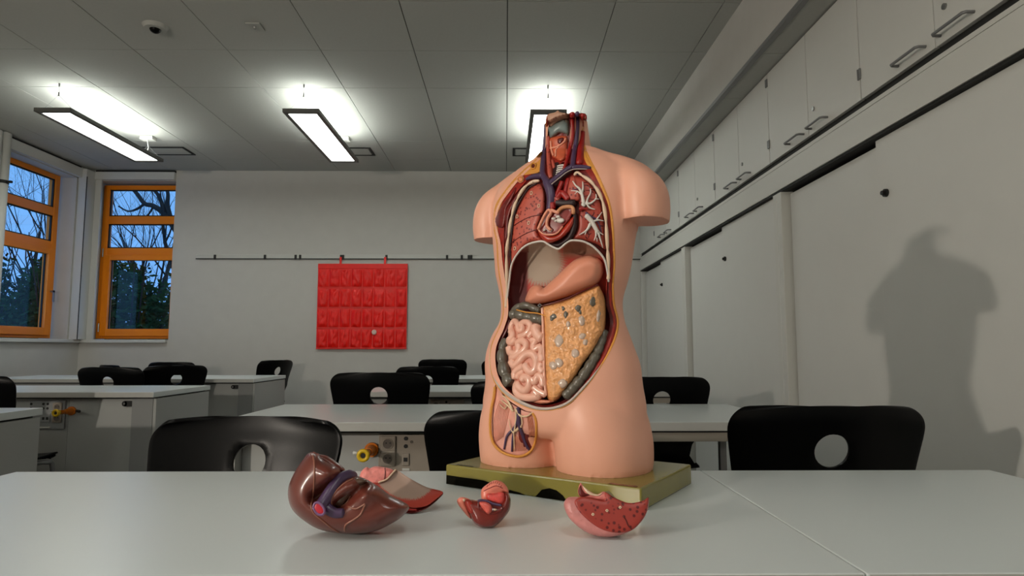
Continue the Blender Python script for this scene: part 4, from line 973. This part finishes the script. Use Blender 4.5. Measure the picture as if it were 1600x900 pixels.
for pts, d, r in (([(287, 0), (292, 100), (305, 220), (300, 400), (288, 500), (275, 580), (300, 650), (380, 720), (470, 790), (540, 830)], -.0385, .0012), ([(470, 590), (465, 520), (520, 430), (600, 360), (670, 325)], -.030, .0011), ([(780, 570), (740, 660), (680, 710), (600, 760), (590, 815)], -.0385, .0014), ([(620, 590), (690, 610), (740, 590), (780, 565)], -.0400, .0012), ([(520, 600), (600, 560), (640, 490)], -.034, .001)):
    q = L6(pts); q = [p for p in q if p[1] > 722]
    # lay the line on the liver surface
    ob = [o for o in t.children if o.name.startswith('liver_body')][0]
    bb = BVHTree.FromPolygons([v.co for v in ob.data.vertices], [p.vertices for p in ob.data.polygons])
    P = []
    for x, y in catmull(q, 5):
        rr = raydir(x, y); h = bb.ray_cast(fr.inv @ CAM, rr)
        if h[0]: P.append(h[0] - rr * .0004)
    if len(P) > 3: MB().tube(P, r, 7).build('ligament_line', org('ligament', (140, 88, 70), .35), t, True)
settle(t)

Q = lambda p: zc(545, 720, 9.47, p)
t, fr = organ('lung_base_model', 'pink lung piece with a grey and red diaphragm sheet, beside the liver', 'anatomical model', 646, 804, 48, 0, .0)
o_lpink = org('lung_pink', (224, 132, 124), .45, bump=1, bscale=140, var=.2, vscale=120)
fr2 = PlaneFrame(fr.p + Vector((0, .055, 0)), (0, -1, .25), fr.inv)
puff(fr2, Q([(150, 350), (165, 230), (210, 150), (270, 115), (310, 135), (390, 105), (520, 120), (650, 155), (660, 220), (600, 320), (480, 400), (350, 440), (230, 440), (170, 400)]), 'lung_block', o_lpink, t, .012, 8, 0, back=.03)
vein(fr2, [(x, y, -.0125) for x, y in Q([(535, 130), (538, 200), (528, 300)])], 'lung_fissure', o_dkred, t, .0008)
def shcol(x, y):
    u, v = (x - 545) * 9.47, (y - 720) * 9.47
    d = polydist([(u, v)], [(340, 360), (430, 490), (560, 590), (700, 660), (860, 712), (1000, 722), (1160, 690), (1310, 580), (1390, 490), (1310, 580), (1160, 690), (1000, 722), (860, 712), (700, 660), (560, 590), (430, 490)])[0]
    fib = 9 * math.sin(math.atan2(v - 100, u - 780) * 110) + 14 * noise.noise((u * .03, v * .03, 2))
    w_ = 70 + 80 * max(0, (u - 700) / 600)
    return mix((172, 56, 40), (158, 132, 118), (d - w_ - fib) / 30)
puff(fr, Q([(300, 430), (345, 360), (440, 345), (560, 300), (640, 215), (690, 155), (730, 170), (900, 285), (1150, 415), (1390, 485), (1330, 590), (1170, 720), (1000, 795), (860, 800), (700, 730), (540, 640), (400, 540)]), 'muscle_rim', o_musc2, t, -.003, 6, .004, back=.014)
puff(fr, Q([(345, 360), (440, 345), (560, 300), (640, 215), (690, 155), (730, 170), (900, 285), (1150, 415), (1390, 485), (1310, 580), (1160, 690), (1000, 722), (860, 712), (700, 660), (560, 590), (430, 490)]), 'diaphragm_sheet', o_vc, t, -.006, 14, -.001, col=shcol, step=1.2, skirt=.004)
vein(fr, [(x, y, -.001) for x, y in Q([(345, 385), (430, 510), (560, 612), (700, 685), (860, 745), (1000, 752)])], 'muscle_ridge', o_red, t, .0022, 5, 8, .0015)
vein(fr, [(x, y, .006) for x, y in Q([(290, 440), (370, 590), (540, 685), (720, 755)])], 'pleura_lip', o_lpink, t, .0030, 5, 8, .0012)
vein(fr, [(x, y, -.002) for x, y in Q([(440, 345), (560, 300), (640, 215), (690, 158)])], 'sheet_edge', o_bone, t, .0014, 5, 8)
settle(t)

Hh = lambda p: zc(700, 740, 9, p)
t, fr = organ('heart_model', 'small red and pink heart half lying on the desk before the base', 'anatomical model', 760, 829, 15, 0, .012)
puff(fr, Hh([(230, 450), (300, 430), (420, 440), (560, 450), (700, 480), (780, 420), (790, 320), (850, 345), (880, 430), (870, 560), (810, 660), (720, 760), (640, 815), (540, 825), (440, 805), (360, 750), (310, 650), (260, 560)]), 'heart_shell', org('heart_shell', (116, 28, 18), .25, coat=.4, var=.08), t, .014, 16, 0, back=.022)
puff(fr, Hh([(470, 290), (560, 205), (650, 157), (740, 167), (810, 222), (850, 300), (845, 360), (790, 330), (760, 420), (770, 490), (700, 500), (560, 460), (475, 430)]), 'atrium_wall', org('heart_pink', (226, 128, 108), .35, var=.08, vscale=90), t, .008, 12, .004, back=.012)
puff(fr, Hh([(125, 440), (170, 395), (240, 400), (310, 430), (250, 470), (300, 600), (330, 700), (280, 670), (220, 600), (150, 510)]), 'vessel_flap', org('heart_pink', (226, 128, 108)), t, .004, 6, .004, back=.008)
puff(fr, Hh([(240, 440), (300, 430), (350, 470), (400, 520), (390, 610), (320, 630), (260, 540)]), 'ventricle_wall', o_musc, t, .004, 6, -.008)
puff(fr, Hh([(430, 460), (540, 450), (680, 490), (760, 520), (760, 590), (700, 620), (600, 640), (500, 610), (430, 560)]), 'chamber_floor', o_dkred, t, -.002, 8, -.0145)
puff(fr, Hh([(440, 475), (520, 460), (600, 500), (620, 580), (570, 635), (510, 590)]), 'papillary_muscle', org('heart_pink2', (216, 96, 84), .3), t, .005, 6, -.0155)
puff(fr, Hh([(540, 350), (640, 340), (780, 330), (795, 430), (760, 500), (650, 480), (560, 440)]), 'septum', org('heart_red_pink', (214, 78, 72), .35, var=.3, vscale=160), t, .004, 8, -.006)
vein(fr, [(x, y, -.013) for x, y in Hh([(420, 450), (480, 440), (560, 455), (640, 490), (750, 510)])], 'cut_edge', o_purple, t, .0018)
vein(fr, [(x, y, -.0125) for x, y in Hh([(500, 310), (580, 270), (680, 235), (770, 270)])], 'groove_line', o_musc, t, .0006)
for k in range(8):
    a = k / 7; vein(fr, [(x, y, -.011) for x, y in Hh([(545 + 200 * a, 250 - 50 * math.sin(a * PI)), (560 + 190 * a, 225 - 55 * math.sin(a * PI))])], 'groove_line', o_musc, t, .0005, 2, 5)
puff(fr, Hh([(640, 570), (660, 555), (690, 570), (660, 590)]), 'valve', o_bone, t, .003, 3, -.0155, step=1)
puff(fr, Hh([(205, 430), (230, 415), (245, 440), (225, 460)]), 'valve', o_bone, t, .003, 3, -.009, step=1)
settle(t)

R6 = lambda p: zc(860, 740, 6.92, p)
t, fr = organ('lung_model', 'wedge of red spotted lung with a pink skin, before the base corner', 'anatomical model', 945, 849, 22, 0, .02)
o_lskin = org('lung_skin', (206, 132, 128), .35, bump=.6, bscale=200, var=.1, vscale=60)
o_lcut = org('lung_cut', (160, 56, 46), .4, spots=(150, .38, (92, 20, 20)), var=.08)
puff(fr, R6([(145, 400), (185, 330), (260, 320), (330, 322), (430, 340), (560, 352), (600, 290), (700, 335), (850, 388), (1000, 362), (1062, 325), (1062, 420), (1030, 520), (960, 620), (870, 690), (720, 745), (600, 757), (480, 740), (370, 692), (260, 610), (185, 520)]), 'lung_skin', o_lskin, t, .012, 14, 0, back=.03)
puff(fr, R6([(262, 368), (330, 325), (430, 332), (550, 356), (605, 350), (592, 268), (700, 332), (850, 388), (1000, 364), (1058, 330), (1056, 420), (1025, 520), (955, 620), (870, 686), (740, 712), (600, 690), (480, 630), (370, 540), (300, 460)]), 'cut_face', o_lcut, t, .002, 10, -.0125, skirt=.012)
puff(fr, R6([(298, 260), (325, 168), (350, 195), (430, 262), (510, 292), (582, 262), (632, 345), (550, 357), (430, 335), (330, 322)]), 'top_ridge', o_lpink, t, .004, 5, -.006, skirt=.018)
puff(fr, R6([(350, 200), (430, 268), (510, 296), (560, 278), (520, 310), (430, 300), (380, 260)]), 'pale_hollow', o_bone, t, .0015, 3, -.011)
puff(fr, R6([(302, 260), (328, 190), (345, 240), (380, 280), (425, 300), (330, 318)]), 'red_flap', o_musc2, t, .002, 3, -.0105)
vein(fr, [(x, y, -.0148) for x, y in R6([(790, 530), (820, 580), (840, 630), (880, 675)])], 'lung_fissure', o_dkred, t, .0008)
for x, y in ((460, 512), (612, 470), (755, 435)): vein(fr, [(u, v, -.0152) for u, v in R6([(x - 12, y), (x, y - 12), (x + 12, y), (x, y + 12), (x - 12, y)])], 'bronchus_ring', o_bone, t, .0007, 3, 6)
settle(t)
